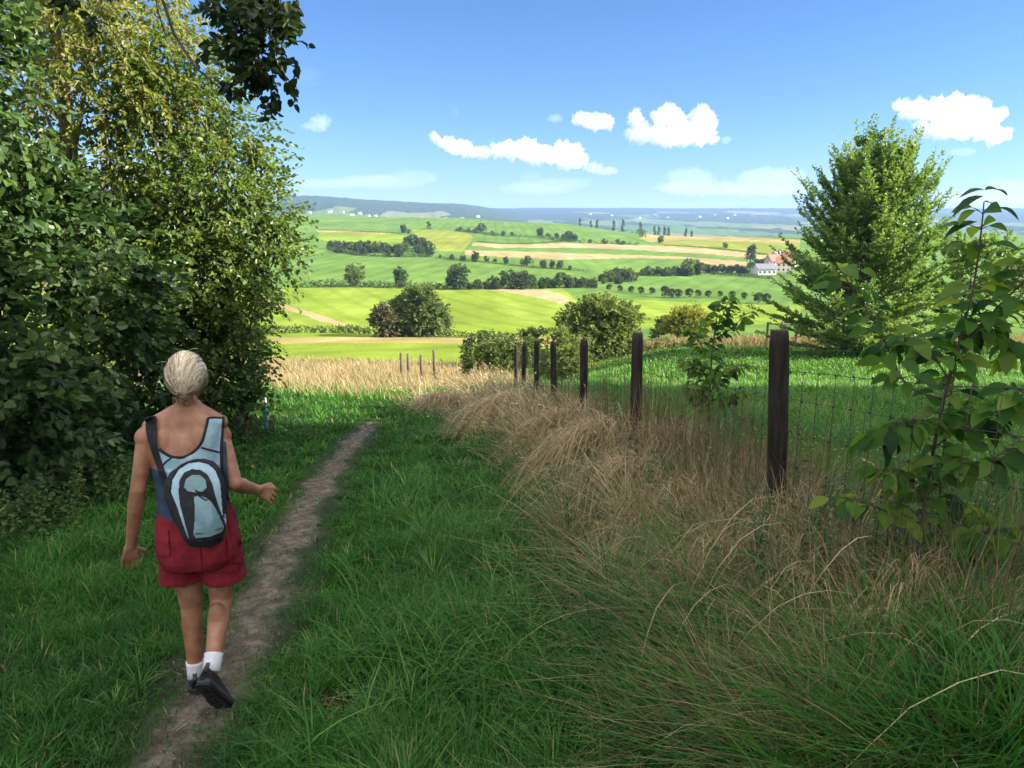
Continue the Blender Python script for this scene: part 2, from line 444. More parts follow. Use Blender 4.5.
def sub_sheet(name, mask, mat, label, cat):
    f = GF[mask]
    if not len(f): return None
    u, inv = np.unique(f, return_inverse=True)
    mb = MB(); mb.add(GV[u], inv.reshape(-1, 4))
    o = mb.build(name, mat)
    return tag(o, label, cat, kind='structure')
sub_sheet('ground', fid == -1, ground_mat(), 'grassy hillside ground sloping down from the viewer', 'ground')
sub_sheet('hills', fid == 99, hill_mat(), 'blue wooded hills and farmland along the horizon', 'hills')
for k, (nm, lb, y0, y1, cols, poly) in enumerate(FIELDS):
    sub_sheet(nm, fid == k, field_mat('field_' + str(k), cols[0], cols[1], .03 if y1 < 600 else .016), lb, 'track' if 'track' in nm else 'field')

# ------------------------------------------------------------------ dirt path
_pp = [(138,800),(158,765),(202,700),(258,610),(296,530),(330,470),(353,442),(366,428),(373,421)]
_pw = [.105,.11,.11,.10,.095,.095,.09,.07,.02]
PC = np.array([ground_at(x, y)[:2] for x, y in _pp])
_s = np.concatenate([[0], np.cumsum(np.hypot(*np.diff(PC, axis=0).T))])
_q = np.linspace(0, _s[-1], 260)
def _sm(v, k=9):
    return np.convolve(np.pad(v, k, mode='edge'), np.ones(2 * k + 1) / (2 * k + 1), 'valid')
PCX, PCY, PW = _sm(np.interp(_q, _s, PC[:, 0])), _sm(np.interp(_q, _s, PC[:, 1])), _sm(np.interp(_q, _s, _pw))
def path_dist(X, Y):
    """signed distance to the edge of the trodden path (negative on it)"""
    px = np.interp(Y, PCY, PCX); w = np.interp(Y, PCY, PW)
    d = np.abs(X - px) * .93 - w
    d = d + (fbm(X * 3.1, Y * 3.1, 41) - .5) * .26
    d = np.where(Y > PCY[-1], np.maximum(d, Y - PCY[-1]), d)
    return d
nx = 31
tx = np.linspace(-1, 1, nx)
hx = PCX[:, None] + tx[None] * (PW[:, None] + .30)
hy = np.repeat(PCY[:, None], nx, 1)
hz = terrain(hx, hy) + .022 * (1 - tx[None] ** 6) - .012 + (fbm(hx * 9, hy * 9, 44) - .5) * .022 - .05 * (np.abs(tx[None]) > .98)
i, j = np.meshgrid(np.arange(len(PCX) - 1), np.arange(nx - 1), indexing='ij')
F = np.stack([i * nx + j, i * nx + j + 1, (i + 1) * nx + j + 1, (i + 1) * nx + j], -1).reshape(-1, 4)
mb = MB(); mb.add(np.stack([hx, hy, hz], -1), F, path_dist(hx, hy).ravel() + (fbm(hx * 11, hy * 11, 47) - .5).ravel() * .10)
path_mat = noise_mat('trodden_earth', [(.3, (.046,.036,.024)), (.45, (.105,.084,.060)), (.58, (.18,.148,.112)), (.75, (.30,.26,.21))], 11, .95, 1.0, 45, stretch=(1, .75, 1), bdist=.05, detail=10)
_nt = path_mat.node_tree; _p = [n for n in _nt.nodes if n.type == 'BSDF_PRINCIPLED'][0]; _c = _p.inputs['Base Color'].links[0].from_socket
_mr = N(_nt, 'MapRange'); _mr.inputs['From Min'].default_value = -.02; _mr.inputs['From Max'].default_value = .10; _nt.links.new(tone_attr(_nt), _mr.inputs[0])
_mx = N(_nt, 'Mix', data_type='RGBA'); _nt.links.new(_mr.outputs[0], _mx.inputs[0]); _nt.links.new(_c, _mx.inputs[6]); _mx.inputs[7].default_value = (.026, .040, .012, 1); _nt.links.new(_mx.outputs[2], _p.inputs['Base Color'])
tag(mb.build('path', path_mat), 'narrow brown dirt footpath worn through the grass', 'path', kind='structure')

# ------------------------------------------------------------------ haze
m, nt, out = new_mat('air')
pv = nt.nodes.new('ShaderNodeVolumePrincipled')
pv.inputs['Color'].default_value = (.31, .48, .95, 1); pv.inputs['Density'].default_value = .85e-4; pv.inputs['Anisotropy'].default_value = .1
nt.links.new(pv.outputs[0], out.inputs['Volume'])
mb = MB(); box(mb, (-17000, -17000, GV[:, 2].min() - 1.5), (17000, 17000, 135))
tag(mb.build('haze', m, smooth=False), 'pale blue summer haze over the valley', 'haze', kind='stuff')
# ------------------------------------------------------------------ clouds
from mathutils import noise as mnoise
def applied(me, mods):
    """mesh after modifiers (name, settings)"""
    o = bpy.data.objects.new('tmp', me); COL.objects.link(o)
    for typ, kw in mods:
        md = o.modifiers.new(typ, typ)
        for k, v in kw.items(): setattr(md, k, v)
    dg = bpy.context.evaluated_depsgraph_get()
    r = bpy.data.meshes.new_from_object(o.evaluated_get(dg))
    bpy.data.objects.remove(o); bpy.data.meshes.remove(me)
    return r

_ico = bmesh.new(); bmesh.ops.create_icosphere(_ico, subdivisions=3, radius=1)
ICO_V = np.array([v.co[:] for v in _ico.verts]); ICO_F = np.array([[v.index for v in f.verts] for f in _ico.faces]); _ico.free()

def cloud_mat(name, dens):
    m, nt, out = new_mat(name)
    v = nt.nodes.new('ShaderNodeVolumeScatter'); v.inputs['Color'].default_value = (.58, .595, .63, 1)
    v.inputs['Density'].default_value = dens; v.inputs['Anisotropy'].default_value = .25
    nt.links.new(v.outputs[0], out.inputs['Volume'])
    m.cycles.homogeneous_volume = True
    return m
CM = {k: cloud_mat('cloud_' + k, d) for k, d in (('thick', .0060), ('soft', .0016), ('faint', .00016), ('pale', .00028))}
CLOUDS = [
 ('small soft round cloud beside the left treetop', 14000, 'soft', [(320,123,10,8),(313,126,9,5)]),
 ('faint wisp of cloud beside the hanging oak leaves', 14000, 'faint', [(307,76,11,9)]),
 ('tiny faint puff alone above the long cloud', 14000, 'faint', [(455,110,4,7)]),
 ('long low cloud tapering up to its left tip', 16000, 'thick', [(436,138,5,5),(446,143,9,6),(460,148,14,7),(480,153,13,6)]),
 ('broad lumpy white cloud in the middle of the sky', 16000, 'thick', [(494,147,4,5),(508,150,14,9),(526,150,11,11),(540,155,24,9),(565,155,15,12),(578,160,8,6)]),
 ('thin ragged cloud trailing off right of the broad lumpy one', 16000, 'soft', [(592,167,10,5),(606,171,12,4)]),
 ('tiny white puff left of the small flat cloud', 13000, 'soft', [(555,118,7,4)]),
 ('small flat white cloud left of the three humped one', 13000, 'thick', [(583,119,11,6),(598,122,15,8)]),
 ('bright cloud with three humps above the plateau', 13000, 'thick', [(637,120,8,9),(643,134,17,10),(668,120,14,13),(676,136,28,10),(702,122,11,14),(700,136,16,9)]),
 ('tiny puff at the right end of the three humped cloud', 13000, 'soft', [(726,140,5,4)]),
 ('large cloud above the beech tree', 12000, 'thick', [(925,110,24,8),(955,112,34,14),(985,118,16,12),(950,130,32,9),(992,134,17,8)]),
 ('small flat scrap of cloud under the large one', 12000, 'soft', [(962,152,13,4)]),
 ('faint flat cloud low over the left ridge', 30000, 'faint', [(380,182,48,7),(412,178,24,8),(330,184,40,5)]),
 ('faint flat cloud low over the middle hills', 30000, 'faint', [(540,188,40,7),(530,176,10,5),(560,184,30,6)]),
 ('pale bank of cloud left of the beech tree', 26000, 'pale', [(690,176,22,8),(700,188,40,8),(770,178,34,10),(760,190,50,6)]),
 ('pale low cloud right of the beech tree', 26000, 'pale', [(985,200,40,9),(1015,192,24,12)]),
]
for lb, D, kind, parts in CLOUDS:
    mb = MB()
    r0 = random.Random(lb)
    c0 = P3(parts[0][0], parts[0][1], D)
    for (px, py, rx, ry) in parts:
        c = P3(px, py, D) - c0; k = D / FPX
        sub = [(px, py, rx, ry, 0)]
        base = py + ry
        for q in range(9):
            f = r0.uniform(.32, .6)
            sub.append((px + r0.uniform(-.85, .85) * rx, py + r0.uniform(-.6, .45) * ry, max(rx * f, 1.5) * .8, max(ry * f, 1.5), r0.uniform(-.6, .6) * rx))
        for (x, y, a, b, dy) in sub:
            V = ICO_V * np.array([a * k, (a + b) * .5 * k, b * k]) + (P3(x, y, D) - c0) + np.array([0, dy * k, 0])
            mb.add(V, ICO_F)
    me = mb.mesh('cloud')
    w = max(p[2] for p in parts) * D / FPX
    me = applied(me, [('REMESH', dict(mode='VOXEL', voxel_size=w / (46 if kind == 'thick' else 20)))])
    n = len(me.vertices)
    co = np.empty(n * 3, np.float32); me.vertices.foreach_get('co', co); co = co.reshape(-1, 3).astype(float)
    no = np.empty(n * 3, np.float32); me.vertex_normals.foreach_get('vector', no); no = no.reshape(-1, 3)
    h = min(p[3] for p in parts) * D / FPX
    sc = 1 / (max(p[3] for p in parts) * D / FPX)
    amp = np.array([mnoise.fractal(Vector(p * sc * 1.7), .7, 2.1, 6) for p in co])
    co = co + no * (amp * max(p[3] for p in parts) * D / FPX * .42)[:, None]
    me.vertices.foreach_set('co', co.astype(np.float32).ravel()); me.update()
    o = link('cloud', me, None); me.materials.clear(); me.materials.append(CM[kind]); o.location = c0
    tag(o, lb, 'cloud')
# ------------------------------------------------------------------ leaves, sprays, branches
def leaves(mb, P, D, Nn, L, W, tone, fold=.25, curl=.15, simple=False):
    """pointed oval leaves from base points P along D with faces towards Nn"""
    P = np.asarray(P, float); n = len(P)
    D = nrm(D); S = nrm(np.cross(D, Nn)); U = np.cross(S, D)
    L = np.broadcast_to(L, (n,))[:, None]; W = np.broadcast_to(W, (n,))[:, None]
    tip = P + D * L - U * L * curl
    if simple:
        l = P + D * L * .45 - S * W + U * W * fold; r = P + D * L * .45 + S * W + U * W * fold
        V = np.stack([P, r, tip, l], 1)
        b = np.arange(n)[:, None] * 4
        F = np.concatenate([b + [0, 1, 2], b + [0, 2, 3]])
        mb.add(V.reshape(-1, 3), F, np.repeat(tone, 4))
    else:
        r1 = P + D * L * .28 + S * W * .92 + U * W * fold; r2 = P + D * L * .66 + S * W * .78 + U * (W * fold - L * curl * .3)
        l1 = P + D * L * .28 - S * W * .92 + U * W * fold; l2 = P + D * L * .66 - S * W * .78 + U * (W * fold - L * curl * .3)
        V = np.stack([P, r1, r2, tip, l2, l1], 1)
        b = np.arange(n)[:, None] * 6
        F = np.concatenate([b + [0, 1, 2, 3], b + [0, 3, 4, 5]])
        mb.add(V.reshape(-1, 3), F, np.repeat(tone, 6))

def rdir(n, r=None):
    r = r or rng
    return nrm(r.normal(size=(n, 3)))

def sprays(mb, P, D, L, per, ll, lw, tone0=.5, tvar=.5, droop=.25, up=.8, flat=.6, simple=False, svar=.25, tw=None, twr=.004):
    """leafy twigs: from P along D, length L, PER leaves each, two-ranked and roughly level"""
    n = len(P); D = nrm(D); L = np.broadcast_to(L, (n,))
    t = (np.arange(per)[None] + rng.random((n, per))) / per
    side = np.where((np.arange(per)[None] + rng.integers(0, 2, (n, 1))) % 2 == 0, 1., -1.)
    upv = nrm(np.array([0, 0, 1.]) * up + rng.normal(size=(n, 3)) * .45)
    S = nrm(np.cross(D, upv)); U = np.cross(S, D)
    pos = P[:, None] + D[:, None] * (L[:, None] * t)[..., None] - np.array([0, 0, 1.]) * (droop * L[:, None] * t ** 2)[..., None]
    ld = D[:, None] * .75 + S[:, None] * (side * (.9 - .4 * t))[..., None] + rng.normal(size=(n, per, 3)) * .28 - np.array([0, 0, 1.]) * droop
    ln = U[:, None] * flat + rng.normal(size=(n, per, 3)) * (1 - flat) * .9 + np.array([0, 0, .25])
    tone = np.clip(tone0 + (rng.random((n, 1)) - .5) * tvar + (rng.random((n, per)) - .5) * tvar * .7, 0, 1)
    sz = 1 + (rng.random((n, per)) - .5) * 2 * svar
    leaves(mb, pos.reshape(-1, 3), ld.reshape(-1, 3), ln.reshape(-1, 3), (ll * sz).ravel(), (lw * sz).ravel(), tone.ravel(), simple=simple)
    if tw is not None:
        a, b = P, P + D * L[:, None] - np.array([0, 0, 1.]) * (droop * L)[:, None]
        w = S * twr
        V = np.stack([a - w, a + w, b + w * .4, b - w * .4], 1)
        f = np.arange(n)[:, None] * 4 + np.arange(4)[None]
        tw.add(V.reshape(-1, 3), f, .5)

def lobes_pts(lobes, n, shell=.55):
    """points in the outer part of a set of ellipsoids, with outward directions"""
    lb = np.array(lobes, float)
    w = (lb[:, 3] * lb[:, 4] * lb[:, 5]) ** .67; w /= w.sum()
    k = rng.choice(len(lb), n, p=w)
    m = max(8, n // 16)                       # boughs carry the sprays, so they gather in clumps
    kc = rng.choice(len(lb), m, p=w); dc = rdir(m); q = rng.integers(0, m, n)
    k = kc[q]; d = nrm(dc[q] + rng.normal(size=(n, 3)) * .30)
    r = (shell + (1 - shell) * np.sqrt(rng.random(n)))[:, None]
    P = lb[k, :3] + d * r * lb[k, 3:6]
    return P, nrm(d / lb[k, 3:6]), k

BARK = noise_mat('bark', [(.35, (.045,.036,.028)), (.55, (.10,.082,.062)), (.7, (.16,.135,.105))], 9, .95, .8, 30, stretch=(1, 1, .25))
BARK_PALE = noise_mat('pale_bark', [(.35, (.16,.125,.085)), (.55, (.30,.25,.18)), (.7, (.40,.35,.27))], 9, .9, .5, 30, stretch=(1, 1, .3))
LEAF = {
 'hazel': leaf_mat('hazel_leaf', [(0, (.018,.044,.013)), (.5, (.050,.105,.025)), (.85, (.105,.170,.036)), (1, (.21,.23,.055))], .34, .42, spec=.45),
 'hornbeam': leaf_mat('hornbeam_leaf', [(0, (.030,.065,.014)), (.5, (.085,.150,.028)), (.85, (.17,.235,.042)), (1, (.30,.30,.09))], .45, .42, spec=.45),
 'ash': leaf_mat('backlit_ash_leaf', [(0, (.06,.095,.02)), (.5, (.16,.20,.04)), (.85, (.25,.26,.06)), (1, (.34,.28,.09))], .5, .45),  # yellow of the backlit leaves put into their colour
 'oak': leaf_mat('oak_leaf', [(0, (.014,.030,.010)), (.5, (.030,.058,.016)), (.9, (.055,.085,.022)), (1, (.12,.075,.03))], .28, .45),
 'beech': leaf_mat('beech_leaf', [(0, (.040,.095,.022)), (.5, (.095,.190,.038)), (1, (.18,.28,.06))], .45, .42, spec=.4),
 'field': leaf_mat('field_tree_leaf', [(0, (.030,.060,.018)), (.5, (.070,.115,.030)), (1, (.125,.17,.045))], .35, .6),
 'olive': leaf_mat('field_tree_leaf_olive', [(0, (.060,.100,.024)), (.5, (.125,.180,.042)), (1, (.21,.25,.07))], .32, .6),
 'yellow': leaf_mat('yellow_leaf', [(0, (.10,.13,.022)), (.5, (.21,.24,.04)), (1, (.33,.32,.07))], .4, .6),
 'bramble': leaf_mat('bramble_leaf', [(0, (.055,.090,.024)), (.5, (.13,.18,.045)), (.85, (.22,.26,.08)), (1, (.40,.36,.2))], .38, .5),
 'red': leaf_mat('reddish_leaf', [(0, (.035,.055,.020)), (.5, (.085,.092,.034)), (1, (.17,.12,.060))], .3, .6),
 'sapling': leaf_mat('sapling_leaf', [(0, (.020,.062,.018)), (.35, (.055,.150,.028)), (.7, (.115,.235,.036)), (1, (.21,.30,.05))], .58, .5, spec=.2),
}

def limb_to(mb, a, b, r0, r1, lift=.3, n=7, sides=6):
    a, b = np.asarray(a, float), np.asarray(b, float)
    d = np.linalg.norm(b - a)
    m = a * .5 + b * .5 + np.array([0, 0, lift * d]) + rng.normal(size=3) * d * .06
    tube(mb, bez(a, m, b, n), np.linspace(r0, r1, n), sides)

def lobe_tree(name, label, cat, base, lobes, leaf, n_spray, per, ll, lw, L=(.3, .7), trunk_r=.1, top=None, n_limb=14, bark=BARK, up=.35,
              droop=.2, shell=.5, flat=.55, simple=False, twigs=False, tone0=.5, out=.7, group=None, stems=1, tvar=.5, clip=None, crown='crown'):
    """tree or shrub: a trunk (or stems) with limbs to its lobes, and a crown of leafy sprays"""
    base = np.asarray(base, float)
    root = tag(empty(name, base), label, cat, group)
    lb = np.array(lobes, float)
    P, O, k = lobes_pts(lb, n_spray, shell)
    if clip is not None:
        ok = clip(P); P, O, k = P[ok], O[ok], k[ok]
    D = nrm(O * out + rng.normal(size=O.shape) * .45 + np.array([0, 0, up]))
    Ls = rng.uniform(*L, len(P))
    tr = MB(); cr = MB()
    sprays(cr, P, D, Ls, per, ll, lw, tone0, tvar, droop, flat=flat, simple=simple, tw=tr if twigs else None, twr=ll * .045)
    if top is None: top = lb[:, :3].mean(0) + np.array([0, 0, lb[:, 5].max() * .5])
    top = np.asarray(top, float)
    for s in range(stems):
        off = (rng.normal(size=3) * .25 * (stems > 1)) * np.array([1, 1, 0])
        tp = top if stems == 1 else lb[rng.integers(len(lb)), :3] + np.array([0, 0, .2])
        pts = bez(base + off - [0, 0, .15], base * .5 + tp * .5 + rng.normal(size=3) * .12, tp, 12)
        tube(tr, pts, np.linspace(trunk_r, trunk_r * .25, 12) / (1 + .35 * (stems > 1)), 8)
        for q in range(n_limb // stems):
            f = rng.uniform(.25, .95); a = pts[int(f * 11)]
            kk = rng.integers(len(P))
            if P[kk, 2] < a[2] - .3: a = pts[int(.25 * 11)]
            limb_to(tr, a, P[kk], trunk_r * (1.05 - f) * .55 + .006, .006 + trunk_r * .03, .12)
    tr.build('trunk' if stems == 1 else 'stems', bark, root)
    cr.build(crown, LEAF[leaf], root, smooth=False)
    return root

def feather_tree(name, label, cat, base, H, Rad, leaf, n_limb, per_limb, per, ll, lw, bark=BARK, ang=(.25, 1.0), low=.12, prof=None, twl=.9, tone0=.5, trunk_r=.2, simple=True, droop=.05, group=None):
    """tree of ascending limbs with side sprays, so that its outline is feathered by shoots"""
    base = np.asarray(base, float)
    root = tag(empty(name, base), label, cat, group)
    tr, cr = MB(), MB()
    tp = base + [0, 0, H * .96]
    tube(tr, np.linspace(base - [0, 0, .3], tp, 10) + rng.normal(size=(10, 3)) * .05, np.linspace(trunk_r, .02, 10), 8)
    prof = prof or (lambda f: math.sin(math.pi * min(1, .22 + f * .80)) ** .75)
    Ps, Ds, Ls = [], [], []
    for k in range(n_limb):
        f = low + (1 - low) * (k + rng.random()) / n_limb
        az = k * 2.39996 + rng.normal() * .25
        h = np.array([math.cos(az), math.sin(az), 0])
        e = ang[0] + (ang[1] - ang[0]) * f + rng.normal() * .08
        ln = Rad * prof(f) * rng.uniform(.82, 1.12) / max(math.cos(e), .45)
        a = base + [0, 0, H * f * .86]
        d0 = h * math.cos(e - .22) + np.array([0, 0, math.sin(e - .22)])
        d1 = h * math.cos(e + .2) + np.array([0, 0, math.sin(e + .2)])
        pts = bez(a, a + d0 * ln * .5, a + d0 * ln * .5 + d1 * ln * .5, 9)
        tube(tr, pts, np.linspace(trunk_r * .30 * (1.1 - f) + .012, .008, 9), 5)
        t = np.sort(rng.uniform(.12, 1, per_limb) ** .8)
        idx = t * 8; i0 = np.minimum(idx.astype(int), 7); fr = (idx - i0)[:, None]
        P = pts[i0] * (1 - fr) + pts[i0 + 1] * fr
        tan = nrm(pts[i0 + 1] - pts[i0])
        sd = nrm(np.cross(tan, [0, 0, 1])) * np.where(np.arange(per_limb) % 2, 1, -1)[:, None]
        D = nrm(tan * .8 + sd * rng.uniform(.4, 1.1, (per_limb, 1)) + rng.normal(size=(per_limb, 3)) * .25 + [0, 0, .12])
        Ps.append(P); Ds.append(D); Ls.append(twl * (1.05 - .65 * t) * rng.uniform(.6, 1.2, per_limb) * (Rad / 5))
        m = 2
        Ps.append(np.repeat(pts[-1:], m, 0)); Ds.append(nrm(np.repeat(d1[None], m, 0) + rng.normal(size=(m, 3)) * .12)); Ls.append(np.full(m, twl * .9 * Rad / 5))
    P, D, L = np.concatenate(Ps), np.concatenate(Ds), np.concatenate(Ls)
    sprays(cr, P, D, L, per, ll, lw, tone0, .55, droop, flat=.2, simple=simple, tw=tr, twr=.008)
    tr.build('trunk', bark, root)
    cr.build('crown', LEAF[leaf], root, smooth=False)
    return root

# ------------------------------------------------------------------ left: the wall of shrubs along the path
def gnd(x, y): return np.array([x, y, tz(x, y)])
b = gnd(-6.6, 8.2)
lobe_tree('hazel_shrub', 'large dark hazel shrub with broad leaves filling the left edge behind the walker', 'shrub', b,
  [(-5.6,7.4,-2.2,1.0,1.3,1.2),(-6.2,8.6,-1.6,1.3,1.5,1.5),(-6.9,7.8,-.6,1.4,1.6,1.5),(-7.2,9.0,.5,1.5,1.5,1.5),(-5.9,9.8,-1.0,1.2,1.3,1.5),(-6.4,9.0,1.4,1.2,1.2,1.2),(-7.6,9.5,2.4,1.5,1.4,1.3)],
  'hazel', 2900, 10, .118, .046, (.3, .7), .09, None, 40, up=.1, droop=.35, shell=.5, twigs=True, stems=6, tone0=.42)
b = gnd(-7.7, 13.2)
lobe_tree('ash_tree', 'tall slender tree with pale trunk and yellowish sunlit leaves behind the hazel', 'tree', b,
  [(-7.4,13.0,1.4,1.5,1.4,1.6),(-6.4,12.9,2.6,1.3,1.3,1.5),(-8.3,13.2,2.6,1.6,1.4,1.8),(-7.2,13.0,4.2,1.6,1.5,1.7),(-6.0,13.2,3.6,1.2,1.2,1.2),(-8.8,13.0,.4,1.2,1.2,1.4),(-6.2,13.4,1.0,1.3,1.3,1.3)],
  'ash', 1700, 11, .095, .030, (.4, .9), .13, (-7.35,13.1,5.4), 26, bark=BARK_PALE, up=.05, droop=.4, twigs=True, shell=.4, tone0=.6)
b = gnd(-5.2, 13.4)
lobe_tree('hornbeam', 'bushy hornbeam at the right end of the left hedge with sunlit outer leaves', 'tree', b,
  [(-5.5,13.0,-2.3,1.1,1.1,1.1),(-5.3,13.2,-1.0,1.2,1.2,1.2),(-5.0,13.1,.1,1.2,1.1,1.1),(-5.6,13.3,1.2,1.1,1.1,1.1),(-6.2,13.3,2.2,.8,1.0,.9),(-6.1,12.6,-.4,1.3,1.2,1.5),(-4.45,13.2,-.35,.65,.7,.45),(-6.3,12.4,-2.2,1.2,1.2,1.3),(-4.75,12.9,.75,.6,.6,.6),(-4.35,13.2,-.75,.6,.6,.4),(-4.55,13.0,-1.7,.6,.6,.55),(-4.2,13.3,.0,.45,.5,.3),(-4.75,13.2,1.25,.6,.7,.6),(-5.3,13.3,2.0,.7,.8,.8)],
  'hornbeam', 3300, 11, .082, .030, (.3, .75), .10, (-5.2,13.4,2.2), 50, up=.05, droop=.3, twigs=True, stems=4, shell=.45, tone0=.52)
b = gnd(-4.9, 12.3)
lobe_tree('dogwood_shrub', 'low leafy shrub at the foot of the hornbeam beside the path', 'shrub', b,
  [(-5.0,12.3,-3.0,.7,.7,.75),(-5.5,11.6,-2.9,.8,.8,.8),(-5.0,13.2,-2.6,.55,.6,.6)],
  'hazel', 750, 10, .075, .030, (.2, .5), .03, None, 10, up=.15, droop=.25, twigs=True, stems=4, tone0=.6)

# oak overhead: trunk stands beside the viewer, outside the picture; one bough hangs into it
b = gnd(-5.6, .6)
root = tag(empty('oak_tree', b), 'dark oak bough hanging into the sky at the upper left, its trunk out of view', 'tree')
tr, cr = MB(), MB()
tube(tr, bez(b - [0, 0, .3], b + [.1, .1, 2.6], b + [.3, .3, 6.2], 10), np.linspace(.30, .16, 10), 10)
fork = b + np.array([.25, .25, 4.6])
def oak_branch(pts, r0, r1=None):
    tube(tr, pts, np.linspace(r0, r1, len(pts)) if r1 is not None else r0, 6)
A0 = P3(268, -150, 5.0); hang = P3(262, 96, 5.0)
oak_branch(bez(fork, fork * .4 + A0 * .6 + [0, 0, 1.1], A0, 14), .085, .030)
cl = []
for (px, py) in [(228,6),(250,24),(268,14),(236,52),(258,60),(276,78),(250,84),(232,70),(272,44),(216,0),(244,-20),(266,-18),(280,24)]:
    e = P3(px, py, 5.0 + rng.uniform(-.25, .25))
    oak_branch(bez(A0 + (rng.random(3) - .5) * .2, A0 * .45 + e * .55 + (rng.random(3) - .5) * .22, e, 7), .012, .004)
    cl.append(e)
B0 = P3(150, -70, 5.1)
oak_branch(bez(fork, fork * .4 + B0 * .6 + [0, 0, .6], B0, 12), .05, .014)
oak_branch(np.array([B0, P3(160,-8,5.1), P3(174,34,5.05), P3(196,68,5.0), P3(220,88,5.0), P3(246,94,5.0)]), np.linspace(.011, .005, 6))
oak_branch(np.array([P3(154,-20,5.1), P3(157,8,5.1), P3(165,34,5.05)]), .004)
for p in [(40,-30),(-30,-30),(100,-60)]:
    e = P3(p[0], p[1], 4.6); oak_branch(bez(fork, fork * .5 + e * .5 + [0, 0, .5], e, 8), .03, .006); cl += [e, e + (rng.random(3) - .5) * .3]
cl = np.array(cl)
idx = rng.integers(0, len(cl), 250)
P = cl[idx] + rng.normal(size=(250, 3)) * np.array([.055, .10, .06])
sprays(cr, P, rdir(250) + [0, 0, -.15], rng.uniform(.06, .16, 250), 7, .064, .022, .4, .6, .3, flat=.3)
# the rest of its crown, over and behind the viewer
P, O, k = lobes_pts([(-5.5,.8,6.2,3.4,3.0,1.9),(-3.4,-1.5,6.4,2.6,2.6,1.6),(-7.5,2.5,6.0,2.5,2.2,1.8)], 330)
sprays(cr, P, O + [0, 0, .1], .8, 12, .13, .05, .4, .5, .2, simple=True)
for q in range(16): limb_to(tr, b + np.array([.3, .3, rng.uniform(4, 6)]), P[rng.integers(330)], .07, .015, .1)
tr.build('trunk', BARK, root); cr.build('crown', LEAF['oak'], root, smooth=False)

# ------------------------------------------------------------------ trees out of the picture on the right that shade the slope
SH = [('lime_tree', 'broad lime tree standing right of the viewer outside the picture', 15.5, -5.5, 15.0, 4.8),
      ('lime_tree', 'second lime tree standing right of the viewer outside the picture', 15.5, 2.0, 14.0, 4.4),
      ('lime_tree', 'fourth lime tree added unseen behind the others on the right to close gaps in their shade', 21.5, -2.0, 15.5, 4.6),  # back row of three, added to stop sun flecks between the crowns
      ('lime_tree', 'fifth lime tree added unseen behind the others on the right to close gaps in their shade', 22.0, 5.5, 14.5, 4.4),
      ('field_maple', 'broad field maple added unseen behind the limes on the right to close gaps in their shade', 25.0, 12.5, 12.0, 4.2),
      ('lime_tree', 'third lime tree standing right of the viewer outside the picture', 17.5, 9.0, 11.5, 4.2),
      ('field_maple', 'round field maple further down the right side outside the picture', 20.0, 15.0, 9.6, 3.8),
      ]
for nm, lb, x, y, h, r in SH:
    g = gnd(x, y)
    lobe_tree(nm, lb, 'tree', g, [(x, y, g[2] + h * .28, r * .95, r, h * .24), (x, y, g[2] + h * .55, r, r * 1.05, h * .27), (x - .5, y + .6, g[2] + h * .8, r * .72, r * .75, h * .2)],
              'field', 1500, 12, .32, .13, (.6, 1.3), .22, None, 14, simple=True, shell=.3)
lob = []
for q in np.linspace(0, 1, 9):
    x, y = 14.5 + 13.5 * q ** 1.3, -9 + 33 * q
    lob.append((x, y, tz(x, y) + 2.4, 1.9, 2.5, 3.2 + .5 * math.sin(q * 17)))
lobe_tree('shade_hedge', 'tall thick unseen hedge added under the limes to complete their shade', 'hedge', gnd(lob[4][0], lob[4][1]), lob, 'field', 3800, 11, .24, .10, (.4, .9), .08, None, 20, simple=True, shell=.3, stems=5)  # unseen hedge added to block sun passing under the crowns

# ------------------------------------------------------------------ the big beech across the field and its neighbours
g = gnd(23.2, 50); TOPZ = P3(880, 118, 50)[2]
feather_tree('beech_tree', 'large feathery beech standing alone at the far side of the right field', 'tree', g, (TOPZ - g[2]) * .82, 5.4, 'beech', 215, 34, 12, .19, .070,
             ang=(.14, 1.12), low=.02, trunk_r=.24, twl=1.25, tone0=.74, prof=lambda f: (1.06 - .80 * f ** 1.7) * min(1, .80 + f * 1.5) * rng.uniform(.78, 1.1))
g = gnd(33.6, 56)
feather_tree('maple_tree', 'paler smaller tree half hidden behind the right side of the beech', 'tree', g, P3(985, 232, 56)[2] - g[2], 3.6, 'beech', 60, 18, 8, .27, .09, low=.05, tone0=.7, trunk_r=.14, twl=1.1)
g = gnd(36.5, 52)
lobe_tree('thorn_bush', 'dark thorn bush at the right edge behind the sapling leaves', 'bush', g, [(36.2,52,-4.6,2.2,2.2,2.8),(37.8,52,-5.6,2.4,2.2,2.6)], 'field', 420, 10, .22, .08, (.4, .9), .1, None, 10, simple=True, stems=3)

